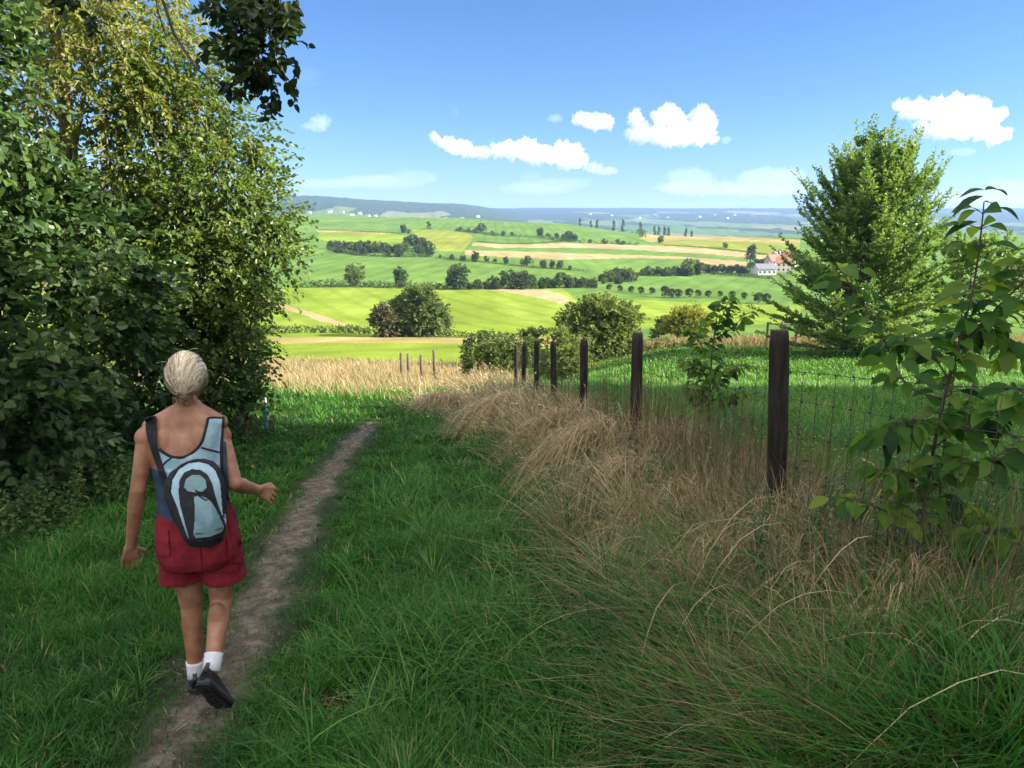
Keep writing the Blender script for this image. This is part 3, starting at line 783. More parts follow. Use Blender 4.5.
# ------------------------------------------------------------------ bushes between the fence and the valley
def px_bush(name, label, cat, leaf, Y, blobs, n, per=10, ll=.3, lw=.11, stems=4, tr=.1, tone0=.5, shell=.5, L=(.5, 1.1), dep=1.0, group=None, flat=.5, up=.3):
    """blobs: (px, py, half width, half height) as they show at distance Y"""
    lob = []
    for (px, py, rx, ry) in blobs:
        c = P3(px, py, Y); k = Y / FPX
        lob.append((c[0], c[1] + rng.uniform(-.3, .3) * rx * k, c[2], rx * k, (rx + ry) / 2 * k * dep, ry * k))
    lob = np.array(lob)
    zg = terrain(lob[:, 0], lob[:, 1])
    topz = lob[:, 2] + lob[:, 5]; bot = np.where(np.arange(len(lob)) % 3 < 2, np.minimum(lob[:, 2] - lob[:, 5], zg - .1), lob[:, 2] - lob[:, 5])
    lob[:, 2] = (topz + bot) / 2; lob[:, 5] = (topz - bot) / 2
    g = gnd(lob[:, 0].mean(), Y)
    return lobe_tree(name, label, cat, g, lob, leaf, n, per, ll, lw, L, tr, None, 10, simple=True, stems=stems, tone0=tone0, shell=shell, group=group, flat=flat, up=up)
px_bush('willow_bush', 'large round dark green bush below the bright field', 'bush', 'field', 130,
  [(412,318,24,22),(426,318,20,20),(420,304,18,15),(402,322,18,16),(434,324,14,14),(414,298,10,9)], 1700, 10, .5, .17, L=(.8, 1.8), tone0=.72, tr=.3)
px_bush('elder_bush', 'smaller reddish brown bush against the left side of the large round bush', 'bush', 'red', 127,
  [(386,320,12,14),(380,324,9,10),(394,314,9,9)], 420, 9, .5, .17, L=(.7, 1.4), tr=.15)
px_bush('field_maple', 'rounded pale green bush behind the two middle fence posts', 'bush', 'olive', 61,
  [(600,322,30,22),(585,328,26,24),(618,326,24,20),(604,338,34,18),(592,310,16,12),(610,308,18,11)], 1700, 10, .26, .10, L=(.5, 1.1), tone0=.5, tr=.12)
px_bush('yellow_bush', 'yellow tinted bush beyond the wire fence', 'bush', 'yellow', 78,
  [(690,320,15,13),(678,324,12,13),(698,326,13,12),(684,332,20,10)], 700, 10, .26, .09, L=(.5, 1.0), tr=.1)
px_bush('hawthorn_bush', 'grey green bush touching the left side of the yellow bush', 'bush', 'field', 80,
  [(668,326,8,11),(662,332,7,8)], 260, 9, .26, .09, L=(.5, .9), tr=.1)
px_bush('bramble', 'pale bramble with cream flower heads beside the farthest posts', 'bramble', 'bramble', 27,
  [(566,346,18,16),(556,354,16,14),(580,356,16,13),(568,338,10,8)], 900, 9, .085, .032, L=(.2, .5), tr=.03)
px_bush('bramble', 'low grey green bramble thicket left of the farthest posts', 'bramble', 'bramble', 30,
  [(498,352,20,10),(480,355,14,7),(520,350,16,10),(508,345,14,7)], 800, 9, .10, .036, L=(.2, .5), tr=.03, tone0=.3)
px_bush('thorn_bush', 'dark low thorn thicket on the skyline of the slope between the round bushes', 'bush', 'field', 60,
  [(490,338,26,5),(520,336,24,6),(542,335,12,6)], 700, 9, .2, .075, L=(.3, .7), tr=.05, tone0=.35)
px_bush('rose_bush', 'dry pinkish shrub in front of the yellow bush', 'bush', 'bramble', 60,
  [(668,345,12,7),(690,346,14,6),(706,340,8,7)], 380, 9, .15, .05, L=(.3, .6), tr=.04, tone0=.85)

# ------------------------------------------------------------------ young saplings by the fence
def leaf_fancy(mb, P, D, Nn, L, W, tone, droop=.35, seg=6):
    """one large toothed leaf with a midrib fold, bending down towards its tip"""
    D = nrm(D); S = nrm(np.cross(D, Nn)); U = np.cross(S, D)
    prof = np.array([0.02, .62, .95, 1.0, .82, .48, 0.0])
    t = np.linspace(0, 1, seg + 1)
    V, F = [], []
    for i in range(seg + 1):
        ang = droop * t[i] * 1.3
        c = P + D * (L * t[i] * math.cos(ang * .6)) - U * (L * t[i] * math.sin(ang) * .75)
        w = W * prof[i] * (1 + .06 * (i % 2))
        V += [c - S * w + U * w * .28, c, c + S * w + U * w * .28]
    for i in range(seg):
        a = i * 3
        F += [(a, a + 1, a + 4, a + 3), (a + 1, a + 2, a + 5, a + 4)]
    mb.add(V, np.array(F), tone)

def sapling(name, label, stems, Y0, leaf_l, nleaf, extra=(), bark=BARK, dens=5.5, seed=0):
    r = np.random.default_rng(seed)
    base = gnd(*(np.array(stems[0][0][0])[:2]))
    root = tag(empty(name, base), label, 'sapling')
    tr, cr = MB(), MB()
    for pts, rad, n, lsc in stems:
        q = np.array(pts, float)
        s = np.concatenate([[0], np.cumsum(np.linalg.norm(np.diff(q, axis=0), axis=1))]); u = np.linspace(0, s[-1], 24)
        q = np.stack([np.interp(u, s, q[:, i]) for i in range(3)], 1)
        q = np.stack([np.convolve(np.pad(q[:, i], 2, mode='edge'), np.ones(5) / 5, 'valid') for i in range(3)], 1)
        tube(tr, q, np.linspace(rad, rad * .3, 24), 7)
        n = int(n * dens)
        for k in range(n):
            f = .22 + .78 * (k + r.random() * .6) / n
            i = min(int(f * 23), 22); p = q[i]; tan = nrm(q[i + 1] - q[i])
            az = k * 2.4 + r.normal() * .4
            h = np.array([math.cos(az), math.sin(az) * .8, 0])
            d = nrm(h * 1.0 + tan * .45 + [0, 0, -.05])
            pet = leaf_l * r.uniform(.25, .6)
            e = p + d * pet
            tube(tr, bez(p, p + d * pet * .5 + [0, 0, .006], e, 4), .0016, 4)
            L = leaf_l * lsc * r.uniform(.75, 1.2)
            leaf_fancy(cr, e, nrm(d + [0, 0, r.uniform(-.5, -.05)]), nrm(np.array([0, -.15, 1.]) + r.normal(size=3) * .45), L, L * .26, np.clip(r.normal(.58, .27), 0, 1), r.uniform(.3, .9))
    for (px, py, Y, ex, ez, L, tone) in extra:
        leaf_fancy(cr, P3(px, py, Y), np.array([ex, .15, ez]), np.array([0, -.25, 1.]), L, L * .24, tone, .5)
    tr.build('stem', bark, root); cr.build('foliage', LEAF['sapling'], root, smooth=True)
    return root
Y = 3.0
def S(*pp, y0=3.0): return [P3(a, c, y0 + (d[0] if d else 0)) for a, c, *d in pp]
b0 = gnd(P3(915, 600, 3.05)[0], 3.05)
st = [([b0] + S((917,560,.04),(925,500,.03),(938,420,.02),(955,360),(972,300),(980,250),(985,190)), .0085, 13, 1.0),
      ([b0 + [.03, .05, 0]] + S((938,560,.1),(940,480,.12),(950,400,.15),(960,330,.2),(966,280,.25)), .0065, 12, 1.0),
      (S((955,365),(985,320),(1020,285,-.05),(1060,250,-.1)), .006, 8, 1.0),
      (S((945,400,.02),(905,388,-.03),(880,330,-.05),(850,285,-.08),(835,262,-.1)), .005, 7, .9),
      (S((932,450,.03),(962,425,.0),(992,415,-.1),(1030,390,-.2)), .003, 8, 1.0),
      (S((922,535,.04),(885,510,.0),(850,498,-.05),(833,497,-.06)), .004, 5, .85),
      (S((930,480,.03),(958,462,-.1),(990,462,-.2),(1025,435,-.25)), .003, 8, 1.0),
      (S((940,420,.02),(915,420,-.05),(890,425,-.1),(870,440,-.1)), .004, 6, 1.0),
      (S((950,380,.0),(925,345,.05),(905,335,.1),(880,350,.15)), .004, 7, 1.0),
      (S((972,300),(990,330,.1),(1010,345,.1),(1030,360,.1)), .004, 6, 1.0),
      (S((918,570,.04),(950,545,.0),(985,530,-.1),(1010,528,-.15)), .004, 6, 1.0), (S((935,520,.1),(955,500,.15),(975,510,.2),(1000,540,.2)), .004, 6, .9), (S((925,500,.03),(900,470,.05),(878,470,.05)), .003, 5, .9)]
ex = [(985,190,3.0,-1.0,.10,.09,.25),(985,190,3.0,1.0,.25,.11,.2),(984,196,3.0,-1.0,-.25,.125,.2),(984,202,3.0,.9,.05,.075,.15),
      (978,222,3.0,-1.0,-.1,.13,.35),(976,240,3.0,-.25,-1,.10,.75),(990,262,3.0,.9,-.7,.12,.7)]
sapling('cherry_sapling', 'young leafy sapling with large drooping leaves at the right edge in front of the fence', st, 3.0, .102, 0, ex, seed=4)
b1 = gnd(P3(709, 430, 8.0)[0], 8.0)
st = [([b1] + [P3(709,400,8.0), P3(712,350,8.0), P3(718,310,8.0)], .016, 12, 1.0),
      ([P3(709,395,8.0), P3(722,372,7.9), P3(742,364,7.8)], .008, 9, 1.0), ([P3(710,380,8.0), P3(695,366,8.1), P3(688,360,8.1)], .007, 8, 1.0),
      ([P3(713,340,8.0), P3(730,330,8.0), P3(748,312,8.0)], .007, 7, .9), ([P3(711,360,8.0), P3(698,340,8.2), P3(690,325,8.2)], .007, 8, .9),
      ([P3(714,335,8.0), P3(724,312,7.9), P3(730,298,7.9)], .007, 8, 1.0), ([P3(709,410,8.0), P3(728,398,7.9), P3(742,392,7.8)], .006, 7, .9), ([P3(709,405,8.0), P3(696,395,8.0), P3(690,384,8.0)], .006, 6, .9)]
sapling('oak_sapling', 'small dark sapling behind the wire left of the nearest tall post', st, 8.0, .12, 0, seed=9)
# ------------------------------------------------------------------ trees, hedges and houses out in the valley
def proto(name, label, leaf, lobes, n, per=9, ll=.75, lw=.27, tr=.22, tone0=.5, stems=1, group=None):
    o = lobe_tree(name, label, 'tree', (0, 0, 0), lobes, leaf, n, per, ll, lw, (.6, 1.4), tr, None, 7, simple=True, stems=stems, shell=.45, tone0=tone0, tvar=.6, flat=.4)
    return o
PR = {
 'round': proto('field_tree', 'x', 'field', [(0,0,5.6,3.4,3.4,3.6),(1.2,.4,7.6,2.3,2.3,2.2),(-1.4,0,6.6,2.3,2.3,2.2),(0,0,3.0,2.9,2.9,2.4)], 330),
 'wide': proto('field_tree', 'x', 'field', [(-2.2,0,4.6,3.2,3.2,3.4),(2.2,.5,5.2,3.3,3.0,3.6),(0,0,7.4,2.8,2.8,2.5),(0,0,2.6,4.2,3.2,2.3)], 380, tone0=.4),
 'olive': proto('field_tree', 'x', 'olive', [(0,0,5.4,3.7,3.5,4.0),(1.0,0,7.8,2.5,2.5,2.2),(-1.0,0,3.0,3.2,3.0,2.6)], 330),
 'poplar': proto('poplar', 'x', 'field', [(0,0,3.2,1.3,1.3,2.9),(0.1,0,6.2,1.25,1.2,3.2),(0,.1,8.4,.85,.85,1.8)], 240, ll=.5, lw=.18, tone0=.35),
 'orchard': proto('orchard_tree', 'x', 'field', [(0,0,6.0,4.3,4.2,4.0),(.6,0,7.0,3.6,3.6,3.0)], 330, tr=.4, tone0=.3),
 'bush': proto('hedgerow_bush', 'x', 'field', [(-2.5,0,4,3.6,3.2,4.6),(2.4,0,5,3.8,3.4,5.0),(0,.5,6.4,3.4,3.0,3.6)], 300, tr=.2, stems=3, tone0=.4),
}
used = set()
def put(kind, px, py, hpx, label, group=None, wide=1.0, cat='tree', name=None, g=None):
    """a tree of HPX picture-pixels whose foot shows at PX, PY"""
    if g is None: g = ground_at(px, py)
    o = PR[kind]
    if kind in used: o = copy_tree(o)
    used.add(kind)
    h = hpx * g[1] / FPX / 10.0
    o.location = g - [0, 0, .1]
    o.scale = (h * wide * rng.uniform(.92, 1.08), h * wide, h * rng.uniform(.95, 1.05))
    o.rotation_euler = (0, 0, rng.uniform(0, 6.28))
    if name: o.name = name
    o['label'] = label; o['category'] = cat
    if group: o['group'] = group
    elif 'group' in o: del o['group']
    return o

# three round trees in the hedge behind the bright field
put('olive', 355, 286, 23, 'leftmost and palest of the three round trees in the hedge behind the bright field')
put('round', 401, 287, 20, 'middle and smallest of the three round trees in the hedge behind the bright field')
put('wide', 456, 289, 27, 'tallest of the three round trees, at the right end of that hedge')
put('olive', 470, 289, 8, 'pale low bush against the tallest hedge tree', wide=1.3, cat='bush', name='hedgerow_bush')
# the copse to the right of them
for k, (px, h) in enumerate([(478,10),(487,9),(494,12),(503,17),(513,20),(522,19),(531,14),(542,12)]):
    put(('bush', 'round', 'wide')[k % 3], px, 289.5 - .12 * k, h, 'grey green tree in the copse left of the small tree row', 'trees of the copse left of the tree row', 1.15)
for k, (px, h) in enumerate([(552,9),(560,14),(569,13),(578,12),(586,9),(593,10),(545,11)]):
    put(('wide', 'bush', 'round')[k % 3], px, 288 - .05 * k, h, 'dark tree in the clump between the copse and the small tree row', 'trees of the dark clump by the tree row', 1.25)
# long clump on the slope behind the smooth green field
for k, (px, py, h) in enumerate([(332,248,9),(338,247,8),(345,249,9),(352,251,11),(358,252,10),(364,251,12),(370,252,9),(377,251,11),(384,252,10),(391,252,9),(398,252,10),(405,251,10),(340,252,7),(364,254,9),(388,255,8),(399,256,9)]):
    put(('bush', 'wide', 'round', 'olive')[k % 4] if k % 5 else 'wide', px, py + 1, h, 'bushy tree in the long clump behind the smooth green field', 'trees of the long clump', 1.2)
for k, (px, py, h) in enumerate([(408,247,10),(414,249,13),(421,251,13),(427,253,11),(430,256,9),(418,255,9)]):
    put('bush', px, py, h, 'dense grey tree at the right end of the long clump', 'grey trees at the right end of the long clump', 1.3)
put('round', 404, 233, 9, 'single dark tree standing above the long clump')
put('olive', 409, 234, 5, 'small tree just right of the single dark one above the long clump', cat='tree')
put('poplar', 429, 229, 7, 'lone narrow tree on the upland left of the crest hedge', wide=1.6)
# hedgerow along the back edge of the smooth green field
for k, (px, py, h) in enumerate([(440,258,4),(452,260,6),(463,261,6),(475,262,11),(486,262,6),(495,262,4),(506,264,8),(527,266,10),(543,268,9),(552,268,8),(560,269,8),(570,270,5)]):
    put(('round', 'bush', 'wide')[k % 3], px, py, h, 'dark tree in the hedgerow along the back of the smooth green field', 'hedgerow trees behind the smooth green field')
# hedge with trees near the crest
for k, (px, py, h) in enumerate([(460,231,4),(468,232,4),(481,233,9),(475,233,4),(492,235,4),(503,236,5),(512,236,4),(540,236,8),(548,237,4),(557,238,5),(569,241,9),(575,241,7),(565,241,7),(590,243,4),(604,244,5),(618,244,5),(623,245,4)]):
    put(('bush', 'round')[k % 2], px, py, h, 'small dark tree in the hedge below the plateau crest', 'trees of the hedge below the crest', 1.25)
put('olive', 661, 243, 8, 'pale round tree alone in the straw coloured crest field')
put('olive', 725, 248, 6, 'small pale tree at the edge of the vivid yellow green field', wide=1.2)
# the row of small round trees across the far meadow
for k, (px, py, h) in enumerate([(595,289,5),(609,290.5,6),(620,292,6.5),(631,293,7),(641,294,7),(652,294.5,7),(665,298,11),(671,298,9),(678,298,9),(689,297.5,9),(698,297,7),(708,297.5,7),(720,297,6),(732,298.5,7.5),(744,299.5,7),(758,303,10),(766,304,10)]):
    put('orchard', px, py, h, 'small round dark tree in the spaced row across the far meadow', 'round trees in a row across the far meadow')
# trees behind that meadow, in front of the village
for k, (px, py, h) in enumerate([(602,281,8),(609,282,13),(615,282,14),(621,281,14),(628,282,15),(634,281,10),(618,284,9),(604,284,7)]):
    put(('wide', 'olive', 'round')[k % 3], px, py, h, 'tall bushy tree at the left end of the wood behind the meadow row', 'trees at the left end of the meadow wood', 1.15)
for k, px in enumerate(np.linspace(643, 690, 11)):
    put('bush', px, 276 - .4 * math.sin(k), 7 + 2 * (k % 2), 'dark tree in the low wood behind the meadow row', 'dark trees of the low meadow wood', 1.3)
for k, px in enumerate([706,713,722,730,737,743]):
    put(('bush', 'wide')[k % 2], px, 273 + .2 * k, 9, 'dark green tree between the low wood and the white house', 'trees between the wood and the white house', 1.25)
put('olive', 688, 276, 18, 'tall pale tree rising out of the low wood')
put('round', 698, 275, 14, 'rounder dark tree just right of the tall pale one', wide=1.1)
put('poplar', 750, 268, 23, 'tall narrow poplar left of the village houses', wide=1.15)
for k, (px, py, h) in enumerate([(757,266,8),(763,265,7),(770,264,8),(778,261,9),(786,262,9)]):
    put(('olive', 'round')[k % 2], px, py, h, 'garden tree among the village houses beside the poplar', 'garden trees in the village', 1.2)
# poplars standing beyond the crest
for k, (px, Yd, top) in enumerate([(580,1480,217),(591,1480,219),(597,1480,217.5),(614,1480,218.5),(623,1480,217.5),(641,1480,220),(655,1500,224),(659,1500,224.5),(665,1500,224.5),(669,1500,225),(686,1400,226),(692,1400,229)]):
    u, s = ray(px, top); x = u * Yd; g = gnd(x, Yd)
    h = (s * Yd - g[2]) * FPX / Yd * .88
    put('poplar', px, 0, h, 'dark narrow poplar standing behind the plateau crest', 'poplars behind the plateau crest', 1.0, g=g).scale = (h * Yd / FPX / 10 * .5, h * Yd / FPX / 10 * .5, h * Yd / FPX / 10)

# hedges: each one a continuous strip of leaf clumps
def hedge(label, pts, hpx, leaf='field', dens=1.6, ll=None, lw=None, tone0=.4):
    G = np.array([ground_at(*p) for p in pts])
    s = np.concatenate([[0], np.cumsum(np.linalg.norm(np.diff(G[:, :2], axis=0), axis=1))])
    Ym = G[:, 1].mean(); h = hpx * Ym / FPX
    n = int(np.clip(s[-1] / h * 16 * dens, 60, 1500))
    u = np.sort(rng.random(n)) * s[-1]
    x, y = np.interp(u, s, G[:, 0]), np.interp(u, s, G[:, 1])
    hh = h * (.55 + .9 * fbm(u / h * .7, u * 0, 5))
    P = np.stack([x + rng.normal(size=n) * h * .25, y + rng.normal(size=n) * h * .3, terrain(x, y) + hh * rng.random(n) * .9], 1)
    o = tag(empty('hedge', G[len(G) // 2]), label, 'hedge')
    mb = MB(); sprays(mb, P, rdir(n) + [0, 0, .25], h * .35, 8, h * .16, h * .062, tone0, .6, .1, flat=.4, simple=True)
    mb.build('foliage', LEAF[leaf], o, smooth=False)
    st = MB()
    for q in range(0, n, 12): tube(st, [[x[q], y[q], tz(x[q], y[q]) - .1], P[q]], [h * .02, h * .01], 4)
    st.build('stems', BARK, o)
hedge('low dark hedge with three round trees behind the bright field', [(300,287.5),(360,287.2),(420,288.5),(450,289.5)], 6.5)
hedge('dark low hedge in front of the bright field left of the round bush', [(240,334),(300,333),(340,333),(372,334)], 7, 'field', 2.2)
hedge('overgrown low hedge between the round bush and the dark thorn thicket', [(446,337),(468,338),(490,339)], 6)
hedge('thin hedge line along the back of the smooth green field', [(436,258.5),(480,262.5),(540,268.5),(590,272)], 2.2)
hedge('hedge line below the plateau crest', [(455,231),(500,236.5),(540,238),(580,243),(640,245.5)], 3)
hedge('dark hedge along the far edge of the upland field at the left', [(318,230.5),(360,232),(402,234)], 1.5)
hedge('trimmed hedge in front of the white house', [(711,274.5),(740,276.5),(772,279)], 3.2)
hedge('hedge line along the top of the stubble strips on the right', [(664,245.5),(700,247.5),(740,251.5),(768,255)], 1.4)
hedge('dark hedge above the upper tan stubble strip', [(476,242),(500,244.2),(540,243.5),(564,242)], 1.5)
hedge('shrubby bank behind the smooth green field at the left', [(328,250),(360,256),(400,257),(432,257)], 3.2)
hedge('short dark hedge dropping from the crest by the straw coloured field', [(618,228.5),(632,232),(643,238)], 2)

# ------------------------------------------------------------------ houses
WALLS = {'white': noise_mat('white_render', [(.3, (.50,.49,.46)), (.7, (.62,.61,.58))], .4, .9), 'pink': noise_mat('pale_brick', [(.3, (.46,.30,.26)), (.7, (.58,.42,.36))], .6, .9), 'cream': noise_mat('cream_render', [(.3, (.60,.53,.42)), (.7, (.72,.66,.54))], .4, .9)}
ROOFS = {'slate': noise_mat('slate_roof', [(.3, (.10,.11,.13)), (.7, (.19,.20,.23))], 1.5, .6), 'tile': noise_mat('red_tile_roof', [(.3, (.25,.10,.07)), (.7, (.36,.17,.11))], 1.5, .8)}
WIN = noise_mat('window_glass', [(.3, (.02,.025,.03)), (.7, (.05,.06,.07))], .5, .15)
def house(label, g, w, d, h, rh, wall, roof, rot=0, group=None, windows=4, chim=True):
    root = tag(empty('house', g), label, 'house', group)
    c, s = math.cos(rot), math.sin(rot)
    def T(V):
        V = np.asarray(V, float); return np.stack([V[:, 0] * c - V[:, 1] * s, V[:, 0] * s + V[:, 1] * c, V[:, 2]], 1) + g
    x, y = w / 2, d / 2
    mb = MB()
    V = [(-x,-y,-2),(x,-y,-2),(x,y,-2),(-x,y,-2),(-x,-y,h),(x,-y,h),(x,y,h),(-x,y,h),(-x,0,h+rh),(x,0,h+rh)]
    mb.add(T(V), [np.array([(0,1,5,4),(2,3,7,6)]), np.array([(1,2,6,9,5),(3,0,4,8,7)])])
    mb.build('wall', WALLS[wall], root, False)
    mb = MB(); o, t = .4, .25
    for sgn in (-1, 1):
        e = sgn * (y + o); ez = h - rh * o / y
        V = [(-x-o,e,ez+.03),(x+o,e,ez+.03),(x+o,0,h+rh+.03),(-x-o,0,h+rh+.03)]; V += [(a, b_, z + t) for a, b_, z in V]
        mb.add(T(V), np.array([(0,3,2,1),(4,5,6,7),(0,1,5,4),(1,2,6,5),(2,3,7,6),(3,0,4,7)]))
    rf = mb.build('roof', ROOFS[roof], root, False)
    if chim:
        mb = MB(); V = np.array([(i, j, k) for k in (h + rh * .5, h + rh + 1.1) for i, j in ((x*.5-.4,-.4),(x*.5+.4,-.4),(x*.5+.4,.4),(x*.5-.4,.4))])
        mb.add(T(V), np.array([(4,5,6,7),(0,1,5,4),(1,2,6,5),(2,3,7,6),(3,0,4,7)])); mb.build('chimney', WALLS['pink'], rf, False)
    for k in range(windows):
        wx = -x + w * (k + .5) / windows
        for zz in ((1.0, 2.2), (3.6, 4.8)) if h > 5 else ((1.0, 2.2),):
            mb = MB(); V = [(wx-.5,-y-.03,zz[0]),(wx+.5,-y-.03,zz[0]),(wx+.5,-y-.03,zz[1]),(wx-.5,-y-.03,zz[1])]; V += [(a, b_ + .08, z) for a, b_, z in V]
            mb.add(T(V), np.array([(0,1,2,3),(7,6,5,4),(0,4,5,1),(1,5,6,2),(2,6,7,3),(3,7,4,0)])); mb.build('window', WIN, root, False)
def hs(px, py, *a, **k): house(a[0], ground_at(px, py), *a[1:], **k)
hs(764, 274.5, 'long white farmhouse in front of the village, behind the trimmed hedge', 11, 8, 3.4, 2.6, 'white', 'slate', .1, windows=4)
hs(757, 273, 'small white gabled annexe at the left end of the long white farmhouse', 5, 6, 3.2, 2.2, 'white', 'slate', 1.4, windows=2, chim=False)
hs(773, 270, 'tall pale brick house with red roof right of the white farmhouse', 8, 8, 5.6, 3.5, 'pink', 'tile', .3, windows=3)
hs(783, 272, 'cream house with red roof beside the beech foliage', 8, 8, 5.4, 3.4, 'cream', 'tile', -.3, windows=3)
hs(778, 266, 'slate roofed house at the back of the village', 10, 8, 5.6, 4, 'white', 'slate', .6, windows=3)
hs(788, 267, 'white house at the back of the village nearest the beech', 9, 8, 5.6, 3.6, 'white', 'tile', -.5, windows=3)
r0 = random.Random(3)
for k, (px, Yd) in enumerate([(309,3250),(330,3300),(342,3350),(352,3300),(360,3400),(368,3300),(375,3350),(386,3400),(420,3500),(436,3550),(446,3600),(462,3600),(478,3800),(392,3350),(612,5600),(655,5900),(668,5400),(700,5600),(715,6000),(728,5400),(735,5900),(590,5800),(640,5300)]):
    x = ray(px, 212)[0] * Yd
    house('tiny pale house in a far village below the blue hills', gnd(x, Yd), 17, 12, 7, 4.5, ('white', 'cream')[k % 2], ('tile', 'slate')[k % 3 % 2], r0.uniform(-.6, .6), 'houses of the far villages', 0, False)

# ------------------------------------------------------------------ wire fence with round posts
POST = noise_mat('weathered_post', [(.3, (.010,.008,.006)), (.5, (.028,.023,.018)), (.66, (.060,.050,.040)), (.8, (.13,.115,.095))], 5, .9, .9, 16, stretch=(4, 4, .5), bdist=.012)
WIRE = noise_mat('fence_wire', [(.3, (.035,.030,.026)), (.7, (.075,.062,.052))], 30, .6)
posts = [(779,331,3.94,.051),(637.5,333,6.95,.051),(584,340,9.7,.052),(553,342,12.7,.050),(536.5,341,15.6,.055),(524,344,18.3,.05),(516,345,21,.05)]
fb = gnd(posts[2][0] * 0 + P3(posts[2][0], posts[2][1], posts[2][2])[0], posts[2][2])
fence = tag(empty('wire_fence', fb), 'sheep wire fence on dark round wooden posts beside the path', 'fence')
tops = []
def post(top, rad, tilt=(0, 0)):
    g = tz(top[0], top[1]); H = top[2] - g
    mb = MB(); sides, rows = 18, 22
    th = np.arange(sides) / sides * 2 * math.pi
    V = []
    for k in range(rows):
        f = k / (rows - 1); z = g - .25 + (H + .25) * f
        r = rad * (1.05 - .05 * f) * (1 - .12 * max(0, (f - .985) / .015))
        wv = 1 + .03 * np.sin(th * 3 + f * 2) + .03 * np.sin(th * 7 + f * 5) + (fbm(th * 2.2, th * 0 + f * 6, 61) - .5) * .07
        V.append(np.stack([top[0] - tilt[0] * (1 - f) + np.cos(th) * r * wv, top[1] - tilt[1] * (1 - f) + np.sin(th) * r * wv, np.full(sides, z)], 1))
    V = np.concatenate(V)
    i = np.arange(rows - 1)[:, None] * sides; j = np.arange(sides)[None]
    F = np.stack([i + j, i + (j + 1) % sides, i + sides + (j + 1) % sides, i + sides + j], -1).reshape(-1, 4)
    V[-sides:, 2] += .006 * np.sin(th * 2 + 1)
    c = np.concatenate([V, [[top[0], top[1], top[2] + .004]]])
    F2 = np.stack([(rows - 1) * sides + np.arange(sides), (rows - 1) * sides + (np.arange(sides) + 1) % sides, np.full(sides, len(V))], 1)
    mb.add(c, [F, F2]); mb.build('post', POST, fence)
for k, (px, py, Yd, rd) in enumerate(posts):
    t = P3(px, py, Yd); tops.append(t); ub, sb = ray(px, py + 1.15 * FPX / Yd); post(t, rd, (t[0] - ub * Yd + rng.normal() * .02 * (k > 0), rng.normal() * .02))
Yn = -.6; xn = fence_x(Yn) - .02; tn = np.array([xn, Yn, tz(xn, Yn) + 1.25]); post(tn, .055); tops.insert(0, tn)
tops = np.array(tops)
wire = MB()
dz = [.22, .37, .54, .72, .88, 1.0, 1.10]
def along(Y):
    x = np.interp(Y, tops[:, 1], tops[:, 0]) + .06
    zt = np.interp(Y, tops[:, 1], tops[:, 2]); return x, zt
ys = np.linspace(-.6, 21, 160)
for q in dz:
    x, zt = along(ys); sag = .012 * np.sin((ys - .6) * 2.1) + (fbm(ys * 1.5, ys * 0 + q, 9) - .5) * .03
    tube(wire, np.stack([x, ys, zt - q + sag], 1), .0014 if q > .3 else .0018, 4)
for y in np.arange(1.2, 21, .15):
    x, zt = along(y); j = rng.normal(size=3) * .006
    zz = np.linspace(zt - .222, zt - 1.1, 6)
    pts = np.stack([np.full(6, x) + j[0] + np.linspace(0, 1, 6) * j[1], np.full(6, y) + np.linspace(0, 1, 6) * j[2], zz], 1)
    tube(wire, pts, .0016, 4)
    for q in dz[:4]:
        box(wire, (x - .004, y - .004, zt - q - .005), (x + .004, y + .004, zt - q + .005))
wire.build('wire_netting', WIRE, fence)

# four old short posts out in the tan grass beyond the crest
OLD = noise_mat('old_grey_wood', [(.3, (.065,.050,.038)), (.6, (.14,.11,.082)), (.8, (.22,.18,.14))], 6, .9, .6, 20, stretch=(3, 3, .6))
for k, (px, py, hp, lb) in enumerate([(401,353,10,'leftmost short old post in the tan grass'),(408,354,9,'second short old post from the left in the tan grass'),(421,355,9,'slim short old post in the middle of the tan grass'),(434,350,14,'tallest and rightmost old post in the tan grass')]):
    Yd = 34 - k; t = P3(px, py, Yd); g = tz(t[0], t[1])
    mb = MB(); tube(mb, np.array([[t[0] + .03 * k, t[1], g - .2], [t[0], t[1], (g + t[2]) / 2], t]), [.075, .07, .066], 10)
    tag(mb.build('old_post', OLD), lb, 'post')
# waymarker
t = P3(264, 398, 13.6); g = tz(t[0], t[1])
root = tag(empty('waymarker', (t[0], t[1], g)), 'slim white and teal waymarker at the foot of the left hedge', 'waymarker')
mb = MB(); box(mb, (t[0]-.03, t[1]-.03, g - .1), (t[0]+.03, t[1]+.03, t[2] - .12)); mb.build('post', noise_mat('teal_paint', [(.3, (.10,.30,.34)), (.7, (.16,.40,.45))], 8, .5), root, False)
mb = MB(); box(mb, (t[0]-.032, t[1]-.032, t[2] - .119), (t[0]+.032, t[1]+.032, t[2])); mb.build('cap', noise_mat('white_paint', [(.3, (.7,.72,.74)), (.7, (.82,.83,.84))], 8, .5), root, False)
# grey field rail by the beech
G = [P3(768, 322, 62), P3(782, 322, 62), P3(797, 323, 62), P3(811, 324, 62)]
root = tag(empty('rail_fence', gnd(G[1][0], 62)), 'grey two rail fence beyond the field left of the beech', 'fence')
for t in G:
    mb = MB(); g = tz(t[0], t[1]); box(mb, (t[0]-.07, t[1]-.07, g - .2), (t[0]+.07, t[1]+.07, max(t[2], g + 1.2))); mb.build('post', OLD, root, False)
for q in (.15, .6):
    mb = MB(); tube(mb, np.array([[t[0], t[1] - .1, max(t[2], tz(t[0], t[1]) + 1.2) - q] for t in G]), .05, 6); mb.build('rail', OLD, root, False)
